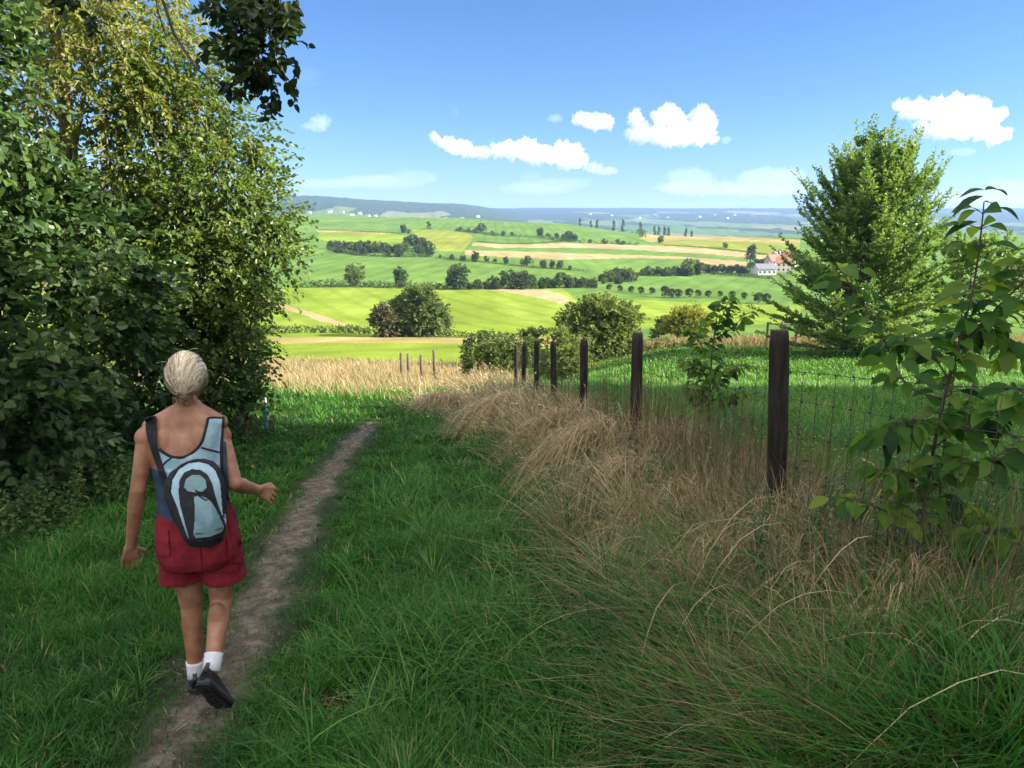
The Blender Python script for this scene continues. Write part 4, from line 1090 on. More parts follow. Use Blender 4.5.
# ------------------------------------------------------------------ the walker
from mathutils.bvhtree import BVHTree
HF = nrm(np.array([-.24, .97, 0])); HR = np.array([HF[1], -HF[0], 0]); UP = np.array([0, 0, 1.])
ring_th = np.arange(28) / 28 * 2 * math.pi
def sgp(v, p): return np.sign(v) * np.abs(v) ** p
def loft(mb, rings, tone=.5, pw=.85, axes=None):
    """rings: (centre, half width along HR, half depth along HF)"""
    r, f = axes or (HR, HF); n = len(ring_th)
    V = np.concatenate([np.asarray(c)[None] + np.outer(sgp(np.cos(ring_th), pw) * w, r) + np.outer(sgp(np.sin(ring_th), pw) * d, f) for c, w, d in rings])
    i = np.arange(len(rings) - 1)[:, None] * n; j = np.arange(n)[None]
    F = np.stack([i + j, i + (j + 1) % n, i + n + (j + 1) % n, i + n + j], -1).reshape(-1, 4)
    mb.add(V, [F, np.arange(n)[::-1][None], (np.arange(n) + (len(rings) - 1) * n)[None]], tone)
def ball(mb, c, rx, ry=None, rz=None, axes=None):
    ry = rx if ry is None else ry; rz = rx if rz is None else rz
    a, b_, c_ = axes or (HR, HF, UP)
    mb.add(ICO_V[:, :1] * rx * a + ICO_V[:, 1:2] * ry * b_ + ICO_V[:, 2:] * rz * c_ + c, ICO_F)
def capsule(mb, p0, p1, r0, r1, sides=14):
    p0, p1 = np.asarray(p0, float), np.asarray(p1, float)
    tube(mb, np.linspace(p0, p1, 4), np.linspace(r0, r1, 4), sides); ball(mb, p0, r0); ball(mb, p1, r1)
def fuse(mb, name, voxel, smooth=4):
    me = applied(mb.mesh(name), [('REMESH', dict(mode='VOXEL', voxel_size=voxel)), ('SMOOTH', dict(factor=.5, iterations=smooth))])
    me.polygons.foreach_set('use_smooth', np.ones(len(me.polygons), bool)); me.materials.clear(); return me
def shift(me, root):
    n = len(me.vertices); co = np.empty(n * 3, np.float32); me.vertices.foreach_get('co', co)
    co = co.reshape(-1, 3) - np.array(root.location, np.float32); me.vertices.foreach_set('co', co.ravel()); me.update()
def bvh_of(me):
    return BVHTree.FromPolygons([v.co[:] for v in me.vertices], [p.vertices[:] for p in me.polygons])

pelvis, waist, chest, shld, neckb, headc = P3(199,540,3.22), P3(194,507,3.24), P3(187,465,3.27), P3(184,432,3.30), P3(188,410,3.32), P3(186.5,377,3.33)
feet_z = tz(pelvis[0], 3.22)
walker = tag(empty('person', (pelvis[0], pelvis[1], feet_z)), 'fair haired walker seen from behind in navy top and red shorts on the path', 'person')
spz = np.array([p[2] for p in (pelvis, waist, chest, shld, neckb)]); spx = np.array([pelvis, waist, chest, shld, neckb])
def spine(h):
    z = feet_z + h
    return np.array([np.interp(z, spz, spx[:, 0]), np.interp(z, spz, spx[:, 1]), z])
TORSO = [(.71,.06,.05,0),(.75,.13,.10,-.005),(.80,.162,.118,-.01),(.86,.168,.122,-.012),(.93,.152,.108,-.004),(1.0,.136,.098,0),(1.08,.134,.098,0),(1.16,.146,.106,0),(1.24,.154,.104,0),(1.30,.160,.096,0),(1.345,.146,.080,.0),(1.38,.105,.068,.0),(1.41,.062,.054,.005),(1.43,.049,.048,.01)]
def torso_rings(h0=0, h1=9, grow=0.0):
    return [(spine(h) + HF * f, w + grow, d + grow) for h, w, d, f in TORSO if h0 <= h <= h1]
bm = MB()
loft(bm, torso_rings())
for sgn in (-1, 1):                                   # the back muscles either side of the spine
    for h0, h1 in ((.95, 1.08), (1.08, 1.20)):
        capsule(bm, spine(h0) + HR * sgn * .034 - HF * .078, spine(h1) + HR * sgn * .032 - HF * .082, .030, .030, 10)
for sgn in (-1, 1):                                   # shoulder blades and collar slope
    ball(bm, spine(1.25) + HR * sgn * .075 - HF * .068, .055, .030, .08)
    capsule(bm, spine(1.385) + HR * sgn * .04, spine(1.325) + HR * sgn * .145, .040, .037)
capsule(bm, spine(1.38) + HF * .0, headc - UP * .06 - HF * .015, .047, .045)
# head with a face (turned away from the viewer)
ball(bm, headc + HF * .005, .073, .093, .098); ball(bm, headc + HF * .035 - UP * .055, .055, .062, .062)
ball(bm, headc + HF * .085 - UP * .105, .022, .02, .018)                      # chin
capsule(bm, headc + HF * .095 - UP * .005, headc + HF * .115 - UP * .04, .009, .014)   # nose
for sgn in (-1, 1):
    ball(bm, headc + HR * sgn * .032 + HF * .083 + UP * .018, .022, .012, .009)          # brow
    ball(bm, headc + HR * sgn * .078 - HF * .002 - UP * .02, .010, .020, .032)           # ear
    ball(bm, headc + HR * sgn * .04 + HF * .07 - UP * .04, .024, .02, .022)              # cheek
for q in (0, 1): capsule(bm, headc + HR * -.02 + HF * .094 - UP * (.068 + .011 * q), headc + HR * .02 + HF * .094 - UP * (.068 + .011 * q), .007, .007)  # lips
# arms
Ls, Le, Lw = P3(146.5,440,3.24), P3(138,489,3.19), P3(131,545,3.27)
Rs, Re, Rw = P3(220.5,438,3.34), P3(235,484,3.25), P3(257.5,490,3.42)
for s_, e_, w_ in ((Ls, Le, Lw), (Rs, Re, Rw)):
    ball(bm, s_ + UP * .008, .050, .047, .054)
    capsule(bm, s_, s_ * .5 + e_ * .5, .044, .039); capsule(bm, s_ * .5 + e_ * .5, e_, .039, .033)
    m_ = e_ * .72 + w_ * .28
    capsule(bm, e_, m_, .033, .036); capsule(bm, m_, w_, .035, .0235)
def hand(w, d, side, palm_n, curl, thumb_dir):
    """palm, four unequal bent fingers and a thumb leaving the side of the palm"""
    d = nrm(d); s = nrm(side); n = nrm(np.cross(s, d)) if palm_n is None else nrm(palm_n)
    for q in np.linspace(-1, 1, 4):
        capsule(bm, w + d * .012 + s * q * .016, w + d * .080 + s * q * .031, .0150, .0115, 8)
    for q, ln in zip((-1, -.35, .32, 1), (.058, .074, .080, .070)):
        p = w + d * .085 + s * q * .034; a = d; r_ = .0082
        for k, fr in enumerate((.45, .32, .23)):
            ang = curl * (k + .6)
            dd = nrm(d * math.cos(ang) + n * math.sin(ang))
            q2 = p + dd * ln * fr; capsule(bm, p, q2, r_, r_ - .0009, 8); p = q2; r_ -= .0009
    t0 = w + d * .028 + s * thumb_dir * .026; t1 = t0 + d * .030 + s * thumb_dir * .026 + n * .012; t2 = t1 + d * .030 + n * .014 + s * thumb_dir * .004
    capsule(bm, t0, t1, .0135, .0115, 8); capsule(bm, t1, t2, .0112, .0088, 8)
hd = P3(129.5,583,3.32) - Lw
hand(Lw, hd, np.array([.85,.5,.05]), np.array([-.1,.9,.1]), .14, 1)
hand(Rw, np.array([.42,.55,-.42]), np.array([.25,.45,.6]), np.array([-.75,.25,-.55]), .55, 1)
# legs
Lh, Lk, La = P3(184,534,3.22), P3(191,601,3.30), P3(196,677,3.27)
Rh, Rk, Ra = P3(216,534,3.25), P3(221.5,597,3.28), P3(211.5,671,3.06)
for h_, k_, a_ in ((Lh, Lk, La), (Rh, Rk, Ra)):
    capsule(bm, h_, k_, .080, .054); back = nrm(np.array([0, -1, .1]))
    m_ = k_ * .68 + a_ * .32
    capsule(bm, k_, m_, .050, .050); capsule(bm, m_, a_, .048, .031)
    ball(bm, k_ * .70 + a_ * .30 + back * .014, .044, .040, .085)
body_me = fuse(bm, 'body', .0036, 9)
# skin
m, nt, out = new_mat('tanned_skin'); p = N(nt, 'BsdfPrincipled')
tc = N(nt, 'TexCoord'); nz = N(nt, 'TexNoise'); nz.inputs['Scale'].default_value = 14; nz.inputs['Detail'].default_value = 6
nt.links.new(tc.outputs['Object'], nz.inputs['Vector'])
c = ramp(nt, nz.outputs['Fac'], [(.3, (.24,.105,.056)), (.55, (.36,.175,.102)), (.75, (.47,.25,.155))])
nt.links.new(c, p.inputs['Base Color']); p.inputs['Roughness'].default_value = .5; p.inputs['Specular IOR Level'].default_value = .4
p.inputs['Subsurface Weight'].default_value = .12; p.inputs['Subsurface Radius'].default_value = (.012, .005, .003); p.inputs['Subsurface Scale'].default_value = 1
nt.links.new(p.outputs[0], out.inputs[0]); SKIN = m
bv_body = bvh_of(body_me)
shift(body_me, walker); link('body', body_me, SKIN, walker)
for sgn in (-1, 1):
    mb = MB(); ball(mb, headc + HR * sgn * .032 + HF * .083 - UP * .002, .012)
    mb.build('eye', noise_mat('eye', [(.4, (.7,.7,.68)), (.6, (.8,.8,.78))], 3, .2), walker)

# tank top
def folds(me, amp, sc, seed):
    n = len(me.vertices); co = np.empty(n * 3, np.float32); me.vertices.foreach_get('co', co); co = co.reshape(-1, 3).astype(float)
    no = np.empty(n * 3, np.float32); me.vertex_normals.foreach_get('vector', no); no = no.reshape(-1, 3)
    a = np.array([mnoise.fractal(Vector((v[0] * sc + seed, v[1] * sc, v[2] * sc * .45)), 1.0, 2.0, 3) for v in co])
    me.vertices.foreach_set('co', (co + no * (a * amp)[:, None]).astype(np.float32).ravel()); me.update()
mb = MB(); loft(mb, torso_rings(.90, 1.20, .009))
me = fuse(mb, 'tank_top', .006, 3); folds(me, .007, 16, 2)
NAVY = noise_mat('navy_cloth', [(.3, (.018,.030,.060)), (.7, (.045,.070,.115))], 20, .9, .3, 300, bdist=.002)
bv_tank = bvh_of(me); shift(me, walker); link('tank_top', me, NAVY, walker)

# shorts
mb = MB()
sp = lambda h, f=0: spine(h) + HF * f
loft(mb, [(sp(.985), .146, .108), (sp(.965), .152, .114), (sp(.92), .166, .126), (sp(.86, -.01), .178, .138), (sp(.80, -.01), .182, .140), (sp(.75, -.01), .178, .138), (sp(.71, -.005), .160, .124), (sp(.695), .12, .09)])
for h_, k_, sg in ((Lh, Lk, -1), (Rh, Rk, 1)):
    ax = k_ - h_; at = lambda t: h_ + ax * t
    zt = lambda z: (z - h_[2]) / ax[2]
    o_ = HR * sg * .014
    loft(mb, [(at(zt(feet_z + .80)), .088, .115), (at(zt(feet_z + .74)) + o_ * .8, .097, .124), (at(zt(feet_z + .64)) + o_ * 1.2, .099, .116), (at(zt(feet_z + .605)) + o_ * 1.5, .100, .117), (at(zt(feet_z + .598)) + o_ * 1.5, .096, .112)])
me = fuse(mb, 'shorts', .0055, 4); folds(me, .010, 8, 7); folds(me, .004, 26, 3)
RED = noise_mat('red_cotton', [(.3, (.125,.007,.014)), (.5, (.19,.011,.020)), (.75, (.26,.020,.030))], 9, .85, .35, 240, bdist=.002)
bv_sh = bvh_of(me); shift(me, walker); shorts = link('shorts', me, RED, walker)
# things laid on the body: outline given where it is seen, the cloth follows the surface behind it
def cast(bvs, px, py, default=3.2):
    u, s = ray(px, py); d = nrm(np.array([u, 1, s])); best = None
    for b_ in bvs:
        h = b_.ray_cast(Vector((0, 0, 0)), Vector(d))
        if h[0] is not None and (best is None or h[3] < best): best = h[3]
    return d, best
def panel(bvs, poly, name, mat, parent, off=.004, thick=.004, step=.6, pad=None):
    poly = [tuple(q) for q in poly]
    xs = [q[0] for q in poly]; ys = [q[1] for q in poly]
    X = np.arange(min(xs), max(xs) + step, step); Yp = np.arange(min(ys), max(ys) + step, step)
    gxx, gyy = np.meshgrid(X, Yp); dist = np.full(gxx.shape, np.nan); dirs = np.zeros(gxx.shape + (3,))
    for i in range(gxx.shape[0]):
        for j in range(gxx.shape[1]):
            d, h = cast(bvs, gxx[i, j], gyy[i, j]); dirs[i, j] = d
            if h: dist[i, j] = h
    if np.isnan(dist).all(): return None
    bad = np.isnan(dist)
    dist[bad] = np.nanmedian(dist)
    # taut cloth: smooth the depth
    for _ in range(6):
        q = np.pad(dist, 1, mode='edge'); dist = np.minimum(dist, (q[:-2, 1:-1] + q[2:, 1:-1] + q[1:-1, :-2] + q[1:-1, 2:]) / 4)
    offs = off if pad is None else off + pad(gxx, gyy)
    Vf = dirs * (dist - offs - thick)[..., None]; Vb = dirs * (dist - off * .2 + .002)[..., None]
    nxx = gxx.shape[1]
    i, j = np.meshgrid(np.arange(gxx.shape[0] - 1), np.arange(nxx - 1), indexing='ij')
    F = np.stack([i * nxx + j, (i + 1) * nxx + j, (i + 1) * nxx + j + 1, i * nxx + j + 1], -1).reshape(-1, 4)
    cx = gxx.ravel()[F].mean(1); cyy = gyy.ravel()[F].mean(1)
    F = F[inside(poly, cx, cyy)]
    u, inv = np.unique(F, return_inverse=True); inv = inv.reshape(-1, 4); n = len(u)
    ed = {}
    for f in inv:
        for a, b_ in zip(f, np.roll(f, -1)): ed[(a, b_)] = 1
    side = np.array([(b_, a, a + n, b_ + n) for (a, b_) in ed if (b_, a) not in ed])
    mb = MB(); mb.add(np.concatenate([Vf.reshape(-1, 3)[u], Vb.reshape(-1, 3)[u]]), [inv, inv[:, ::-1] + n, side])
    return mb.build(name, mat, parent)
def cord(bvs, pts, r, name, mat, parent, off=.005, n=30):
    pts = np.array(pts, float); s = np.concatenate([[0], np.cumsum(np.hypot(*np.diff(pts, axis=0).T))]); u = np.linspace(0, s[-1], n)
    px, py = np.interp(u, s, pts[:, 0]), np.interp(u, s, pts[:, 1])
    k = np.ones(3) / 3
    if n > 8: px, py = np.convolve(np.pad(px, 1, mode='edge'), k, 'valid'), np.convolve(np.pad(py, 1, mode='edge'), k, 'valid')
    V = []
    for x, y in zip(px, py):
        d, h = cast(bvs, x, y)
        V.append(d * ((h or np.linalg.norm(V[-1] if V else chest)) - off))
    mb = MB(); tube(mb, np.array(V), r, 7); return mb.build(name, mat, parent)
panel([bv_sh], [(227,536),(241,536),(242,562),(229,564)], 'cargo_pocket', RED, shorts, .006, .006)
panel([bv_sh], [(158,530),(168,530),(170,556),(159,556)], 'cargo_pocket', RED, shorts, .004, .005)

SEAM = noise_mat('dark_red_thread', [(.3, (.07,.004,.008)), (.7, (.10,.007,.012))], 40, .9)
cord([bv_sh], [(200,546),(201,556),(202,566),(202.5,574)], .0022, 'seam', SEAM, shorts, .001, 14)
cord([bv_sh], [(160,569),(172,573),(186,574),(198,573)], .0016, 'hem_stitch', SEAM, shorts, .001, 20)
cord([bv_sh], [(208,573),(220,573),(232,572),(241,568)], .0016, 'hem_stitch', SEAM, shorts, .001, 20)
cord([bv_sh], [(226,516),(230,530),(232,548),(233,566)], .0018, 'seam', SEAM, shorts, .001, 16)

# hair
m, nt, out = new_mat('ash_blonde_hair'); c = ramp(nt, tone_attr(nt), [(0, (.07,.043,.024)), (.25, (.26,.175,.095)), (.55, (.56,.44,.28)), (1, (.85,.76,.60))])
p = N(nt, 'BsdfPrincipled'); p.inputs['Roughness'].default_value = .4; nt.links.new(c, p.inputs['Base Color']); nt.links.new(p.outputs[0], out.inputs[0]); HAIR = m
hc = headc + UP * .008 - HF * .004
HA = np.array([.084, .104, .104])
def hp(d): return hc + (d * HA) @ np.array([HR, HF, UP])
hm = MB()
keep = (ICO_V[:, 2] > -.52 - .0 * ICO_V[:, 1]) & ((ICO_V[:, 1] < .45) | (ICO_V[:, 2] > .45))
Vc = np.array([hp(v * .975) for v in ICO_V]); hm.add(Vc, ICO_F[keep[ICO_F].all(1)], .25)
tie_d = nrm(np.array([-.10, -.80, -.62]))
r2 = np.random.default_rng(12)
for k in range(1100):
    az = r2.uniform(-2.6, 2.6); el = r2.uniform(-.55, 1.5)
    d0 = np.array([math.sin(az) * math.cos(el), math.cos(az) * math.cos(el), math.sin(el)])
    if d0[1] > .5 and d0[2] < .5: d0[2] = .55
    if d0[2] < -.35: d0[2] = -.35
    d0 = nrm(d0); t1 = nrm(tie_d + r2.normal(size=3) * .09)
    lift = r2.uniform(.98, 1.065); t = np.linspace(0, 1, 11)
    bow = nrm(np.array([0, -.25, .6]))
    D = nrm((1 - t)[:, None] * d0 + t[:, None] * t1 + (np.sin(t * math.pi) * .55)[:, None] * bow * max(0, -np.dot(d0, t1) + .3))
    low = (D[:, 2] < -.5) & (np.abs(D[:, 0]) > .45)
    P = np.array([hp(q * (lift + .02 * math.sin(3 * x + k))) for q, x in zip(D, t)])
    tan = nrm(np.gradient(P, axis=0)); rad = nrm(P - hc); sd = nrm(np.cross(tan, rad)) * (r2.uniform(.0016, .0042) * (1 - .45 * t))[:, None]
    n = len(P); V = np.concatenate([P - sd, P + sd + rad * .0006]); i = np.arange(n - 1)
    tone = np.clip(r2.normal(.44, .20) + .9 * (float(vnoise(az * 4.5, el * 1.2, 5)) - .5) + .16 * d0[2] + .10 * d0[0], 0, 1)  # tone also rises upward and to the right, painting in the rim light
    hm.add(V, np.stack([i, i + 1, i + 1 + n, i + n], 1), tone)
tie = hp(tie_d * 1.03)
for k in range(130):                                   # small twisted knot
    a0 = r2.uniform(0, 6.28); b0 = r2.uniform(-.6, .6); t = np.linspace(0, r2.uniform(2, 4), 9)
    R_ = .021 * r2.uniform(.7, 1.1)
    P = tie - HF * .012 - UP * .010 + np.outer(np.cos(a0 + t) * R_ * math.cos(b0), HR) + np.outer(np.sin(a0 + t) * R_ * math.cos(b0) * 1.15, UP) - np.outer(np.full(9, math.sin(b0) * R_ + .006 + .006 * math.cos(k)), HF)
    sd = np.tile(HF * .0018, (9, 1)); V = np.concatenate([P - sd, P + sd]); i = np.arange(8)
    hm.add(V, np.stack([i, i + 1, i + 10, i + 9], 1), np.clip(r2.normal(.5, .28), 0, 1))
for k in range(26):                                    # loose wisps at the nape
    P0 = tie + HR * r2.uniform(-.04, .05) - UP * .01; P = bez(P0, P0 - UP * .02 - HF * .008, P0 - UP * r2.uniform(.03, .05) + HR * r2.uniform(-.015, .015) + HF * .012, 6)
    tube(hm, P, .0011, 3, np.clip(r2.normal(.4, .25), 0, 1))
for k in range(55):                                   # flyaway hairs
    d0 = nrm(np.array([r2.normal() * .8, r2.normal() * .5 - .2, r2.uniform(.0, 1)])); P0 = hp(d0 * 1.0); t1 = nrm(tie_d * .6 - d0 * .2 + r2.normal(size=3) * .4)
    P = bez(P0, P0 + (d0 * .02) @ np.array([HR, HF, UP]) + (t1 * .02) @ np.array([HR, HF, UP]), P0 + (t1 * .055) @ np.array([HR, HF, UP]) + (d0 * .012) @ np.array([HR, HF, UP]), 6)
    tube(hm, P, .0007, 3, np.clip(r2.normal(.7, .2), 0, 1))
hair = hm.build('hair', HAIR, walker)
mb = MB(); th = np.linspace(0, 2 * math.pi, 20)
tube(mb, tie + np.outer(np.cos(th) * .014, HR) + np.outer(np.sin(th) * .014, UP) - HF * .002, .0035, 6)
mb.build('hair_tie', noise_mat('pale_hair_tie', [(.3, (.55,.50,.44)), (.7, (.7,.66,.6))], 20, .6), hair)

# shoes and socks
BLK = noise_mat('black_mesh_fabric', [(.3, (.010,.011,.014)), (.6, (.022,.023,.028)), (.8, (.045,.046,.052))], 40, .8, .4, 400, bdist=.002)
RUB = noise_mat('black_rubber', [(.3, (.008,.008,.009)), (.7, (.020,.020,.021))], 30, .6)
GRY = noise_mat('grey_rubber', [(.3, (.035,.035,.036)), (.7, (.07,.07,.07))], 30, .7)
SOCK = noise_mat('white_sock', [(.3, (.60,.61,.66)), (.7, (.76,.77,.80))], 60, .95, .4, 350, stretch=(1, 1, .4), bdist=.002)
LN = .262
def shoe(H, fwd, up, ank):
    fwd = nrm(fwd); rt = nrm(np.cross(fwd, up)); up = np.cross(rt, fwd)
    T = lambda V: np.asarray(V)[:, :1] * rt + np.asarray(V)[:, 1:2] * fwd + np.asarray(V)[:, 2:] * up + H
    yy = np.array([0, .012, .04, .08, .12, .17, .21, .24, .256, LN])
    ww = np.array([.014, .027, .034, .033, .036, .044, .045, .037, .024, .008])
    hh = np.array([.055, .080, .093, .092, .082, .062, .050, .043, .036, .024])
    th = np.linspace(0, math.pi, 15); rows = []
    for y, w, h in zip(yy, ww, hh):
        rows.append(np.stack([np.cos(th) * w * (1 - .12 * np.sin(th)), np.full(15, y), .016 + sgp(np.sin(th), .7) * (h - .016)], 1))
    n = 15; V = np.concatenate(rows); i = np.arange(len(yy) - 1)[:, None] * n; j = np.arange(n - 1)[None]
    F = np.stack([i + j, i + j + 1, i + n + j + 1, i + n + j], -1).reshape(-1, 4)
    mb = MB(); mb.add(T(V), [F, np.arange(n)[None], (np.arange(n) + n * (len(yy) - 1))[::-1][None]])
    o = mb.build('shoe', BLK, walker)
    # sole with a thicker heel and cut treads
    xs = np.concatenate([ww + .004, -(ww[::-1] + .004)]); ysl = np.concatenate([yy, yy[::-1]]); k = len(xs)
    spring = np.where(ysl > .2, (ysl - .2) ** 2 * 4, 0)
    for nm, z0, z1, g, mt in (('midsole', .010, .026, 0, GRY), ('outsole', -.004, .0095, .001, RUB)):
        mb = MB(); V = np.concatenate([np.stack([xs * (1 + g), ysl, z0 + spring], 1), np.stack([xs * (1 + g), ysl, z1 + spring], 1)])
        q = np.arange(k); mb.add(T(V), [np.stack([q, (q + 1) % k, (q + 1) % k + k, q + k], 1), q[::-1][None], (q + k)[None]])
        if nm == 'outsole':
            for y0 in np.arange(.02, .24, .024):
                w = np.interp(y0, yy, ww) * .82
                for s0 in (-1, 1):
                    a = np.array([(s0 * w * .12, y0, -.009), (s0 * w, y0 + .004, -.009), (s0 * w, y0 + .017, -.009), (s0 * w * .12, y0 + .013, -.009)]); b_ = a + [0, 0, .006]
                    mb.add(T(np.concatenate([a, b_])), np.array([(0,1,2,3),(7,6,5,4),(0,4,5,1),(1,5,6,2),(2,6,7,3),(3,7,4,0)]))
        mb.build(nm, mt, o, False)
    mb = MB(); tab = np.array([(-.009,-.004,.060),(.009,-.004,.060),(.009,.010,.105),(-.009,.010,.105),(-.009,.004,.058),(.009,.004,.058),(.009,.018,.104),(-.009,.018,.104)])
    mb.add(T(tab), np.array([(0,1,2,3),(7,6,5,4),(0,4,5,1),(1,5,6,2),(2,6,7,3),(3,7,4,0)])); mb.build('heel_tab', GRY, o, False)
def sock(a, k):
    d = nrm(k - a); mb = MB(); pts = [a - d * .02, a + d * .02, a + d * .045, a + d * .060]
    tube(mb, np.array(pts), [.040, .0385, .040, .0415], 18); mb.build('sock', SOCK, walker)
fR = nrm(np.array([.16, .52, -.84])); uR = nrm(np.array([-.03, .85, .52]))
shoe(Ra - fR * .055 - uR * .085, fR, uR, Ra); sock(Ra + (Rk - Ra) * .05, Rk)
gl = np.array([-.22, .97, 0]); gl[2] = -.165; fL = nrm(gl); uL = nrm(np.array([0, .16, 1.]))
HL = La - fL * .055; HL[2] = tz(HL[0], HL[1]) + .03
shoe(HL, fL, uL, La); sock(La + (Lk - La) * .06, Lk)

# ------------------------------------------------------------------ the backpack on the walker's back
PBLUE = noise_mat('pale_blue_nylon', [(.3, (.24,.38,.46)), (.55, (.32,.47,.55)), (.75, (.40,.55,.62))], 12, .55, .5, 60, bdist=.006)
PTEAL = noise_mat('grey_teal_nylon', [(.3, (.12,.22,.25)), (.55, (.17,.29,.32)), (.75, (.22,.35,.38))], 14, .5, .6, 70, bdist=.006)
pack = tag(empty('backpack', P3(203,541,3.10)), 'small pale blue backpack with black trim worn by the walker', 'backpack')
rows = [(459,199,6,.035),(462,198,15,.06),(468,196.5,23,.085),(478,195.5,28,.105),(490,197,28.5,.12),(505,201,25.5,.13),(518,204,22.5,.135),(529,206,19.5,.13),(537,207,17,.11),(541.5,207.5,13,.07)]
mb = MB(); rg = []
for (py, px, hw, dp) in rows:
    d, h = cast([bv_body, bv_tank, bv_sh], px, py); yb = d[1] * (h or 3.15) if h else 3.13
    yb = np.interp(py, [455, 480, 510, 545], [3.17, 3.14, 3.125, 3.09])
    c = P3(px, py, yb); k = yb / (CT + (384 - py) / FPX * ST) / FPX
    rg.append((c - HF * (dp / 2 - .015), hw * k * 1.0, dp / 2))
loft(mb, rg, pw=.72)
me = fuse(mb, 'main_bag', .005, 4); folds(me, .004, 20, 5)
bv_pack = bvh_of(me); shift(me, pack); link('main_bag', me, BLK, pack)
A = [bv_pack, bv_tank, bv_body]
P_ = [bv_pack]
panel([bv_tank, bv_body], [(158,448.5),(164,453),(171,457),(182,458),(191,454),(199,447),(203,440),(206,428),(208.5,417),(223,417),(222,432),(220.5,452),(222,478),(214,476),(200,470),(180,474),(172,490),(167,490),(162,472)], 'shoulder_yoke', PBLUE, pack, .006, .006)
panel([bv_tank, bv_body], [(145,417),(156,416),(157,432),(157,444),(160,456),(166,474),(172,492),(177,515),(172,515),(166,495),(157,468),(150,448),(146,432)], 'shoulder_strap', BLK, pack, .007, .008)
panel(P_, [(171,492),(172.5,480),(179,469.5),(188.5,463.5),(199,462),(208.5,464.5),(215.5,470.5),(219.5,481),(222.5,496),(224.8,511),(226.5,522),(226,531),(215,540),(196,542),(188,538),(182,522),(176,504)], 'arch_panel', PBLUE, pack, .003, .006)
panel(P_, [(178.5,492),(179.5,480),(184,472.5),(192,469),(201,470),(208,475),(212,483),(215,495),(220,510),(226,524),(227,532),(222,538),(207,542),(194,542.5),(189,539),(184,520),(180,505)], 'front_panel', BLK, pack, .004, .008)
panel(P_, [(184,487),(186,479),(192,475),(200,475),(205.5,480),(207,488),(203,491.5),(194,492.5),(187,491)], 'top_pocket', PTEAL, pack, .012, .006)
panel(P_, [(194,497),(198,495.5),(207,498),(213,504),(219,515),(224,527),(222.5,532),(210,537),(196,538.5),(193.5,534),(195,515)], 'lower_pocket', PTEAL, pack, .012, .010, pad=lambda x, y: .018 * np.clip(1 - ((x - 207) / 15) ** 2, 0, 1) * np.clip(1 - ((y - 520) / 22) ** 2, 0, 1))
cord(P_, [(195,534),(208,532.5),(222.5,527.5)], .003, 'pocket_zip', GRY, pack, .030)
tr_ = [([(158,448.5),(164,453),(171,457),(182,458),(191,454),(199,447),(203,440),(206,428),(208.5,417)], .0065, [bv_tank, bv_body], .010),
       ([(223.3,416.5),(222.3,432),(221,452),(222,470)], .0065, [bv_tank, bv_body], .010),
       ([(201,447.5),(210,450),(220,452.5)], .0045, [bv_tank, bv_body], .012), ([(208.5,418),(216,417.5),(223,418)], .005, [bv_tank, bv_body], .012),
       ([(162,466),(167,461),(172,457.5)], .0045, [bv_tank, bv_body], .012)]
for pts, r_, b_, of in tr_: cord(b_, pts, r_, 'piping', BLK, pack, of)
cord(P_, [(169,492),(171,479),(178,468),(188,462),(199,460.5),(209,463),(216,469),(220,480),(223,495),(225.5,510)], .0058, 'piping', BLK, pack, .004, 44)
0 and panel(P_, [(168,484),(173,484),(178,498),(184,518),(190,537),(196,542),(188,541),(180,527),(173,508)], 'side_panel', BLK, pack, .004, .007)
for a, b_ in [((196,494),(214,506)),((197,506),(211,497)),((212,508),(222,520)),((204,490),(216,500)),((195,490),(207,497))]:
    cord(P_, [a, b_], .0028, 'bungee_cord', BLK, pack, .024, 8)
panel(P_, [(220.5,487),(223.5,487),(226,517),(223,518)], 'side_mesh', BLK, pack, .004, .006)
panel([bv_tank, bv_body], [(222,440),(226,442),(228,470),(229,500),(225,500),(222,470)], 'side_wing', NAVY, pack, .004, .004)
# ------------------------------------------------------------------ grasses and weeds
GRASS = leaf_mat('grass_blade', [(0, (.012,.055,.009)), (.4, (.032,.132,.015)), (.75, (.070,.210,.028)), (.93, (.15,.28,.06)), (1, (.30,.26,.12))], .38, .5, spec=.25)
DRY = leaf_mat('dry_stalk', [(0, (.095,.068,.032)), (.35, (.25,.188,.092)), (.7, (.46,.365,.20)), (1, (.66,.56,.35))], .28, .6, spec=.3)
SUNDRY = leaf_mat('ripe_stalk', [(0, (.11,.12,.035)), (.35, (.21,.17,.072)), (.8, (.34,.265,.145)), (1, (.44,.37,.24))], .35, .7, spec=.2)
WEED = leaf_mat('weed_leaf', [(0, (.022,.055,.016)), (.5, (.050,.105,.026)), (.9, (.095,.15,.035)), (1, (.22,.22,.05))], .35, .5)
GR = np.random.default_rng(21)
def scatter(n, y0, y1, u0=-.80, u1=.80):
    """ground points spread evenly as the eye at the path sees them: thinner further off"""
    Y = np.exp(GR.uniform(math.log(y0), math.log(y1), n)); X = GR.uniform(u0, u1, n) * Y * 1.06
    return X, Y
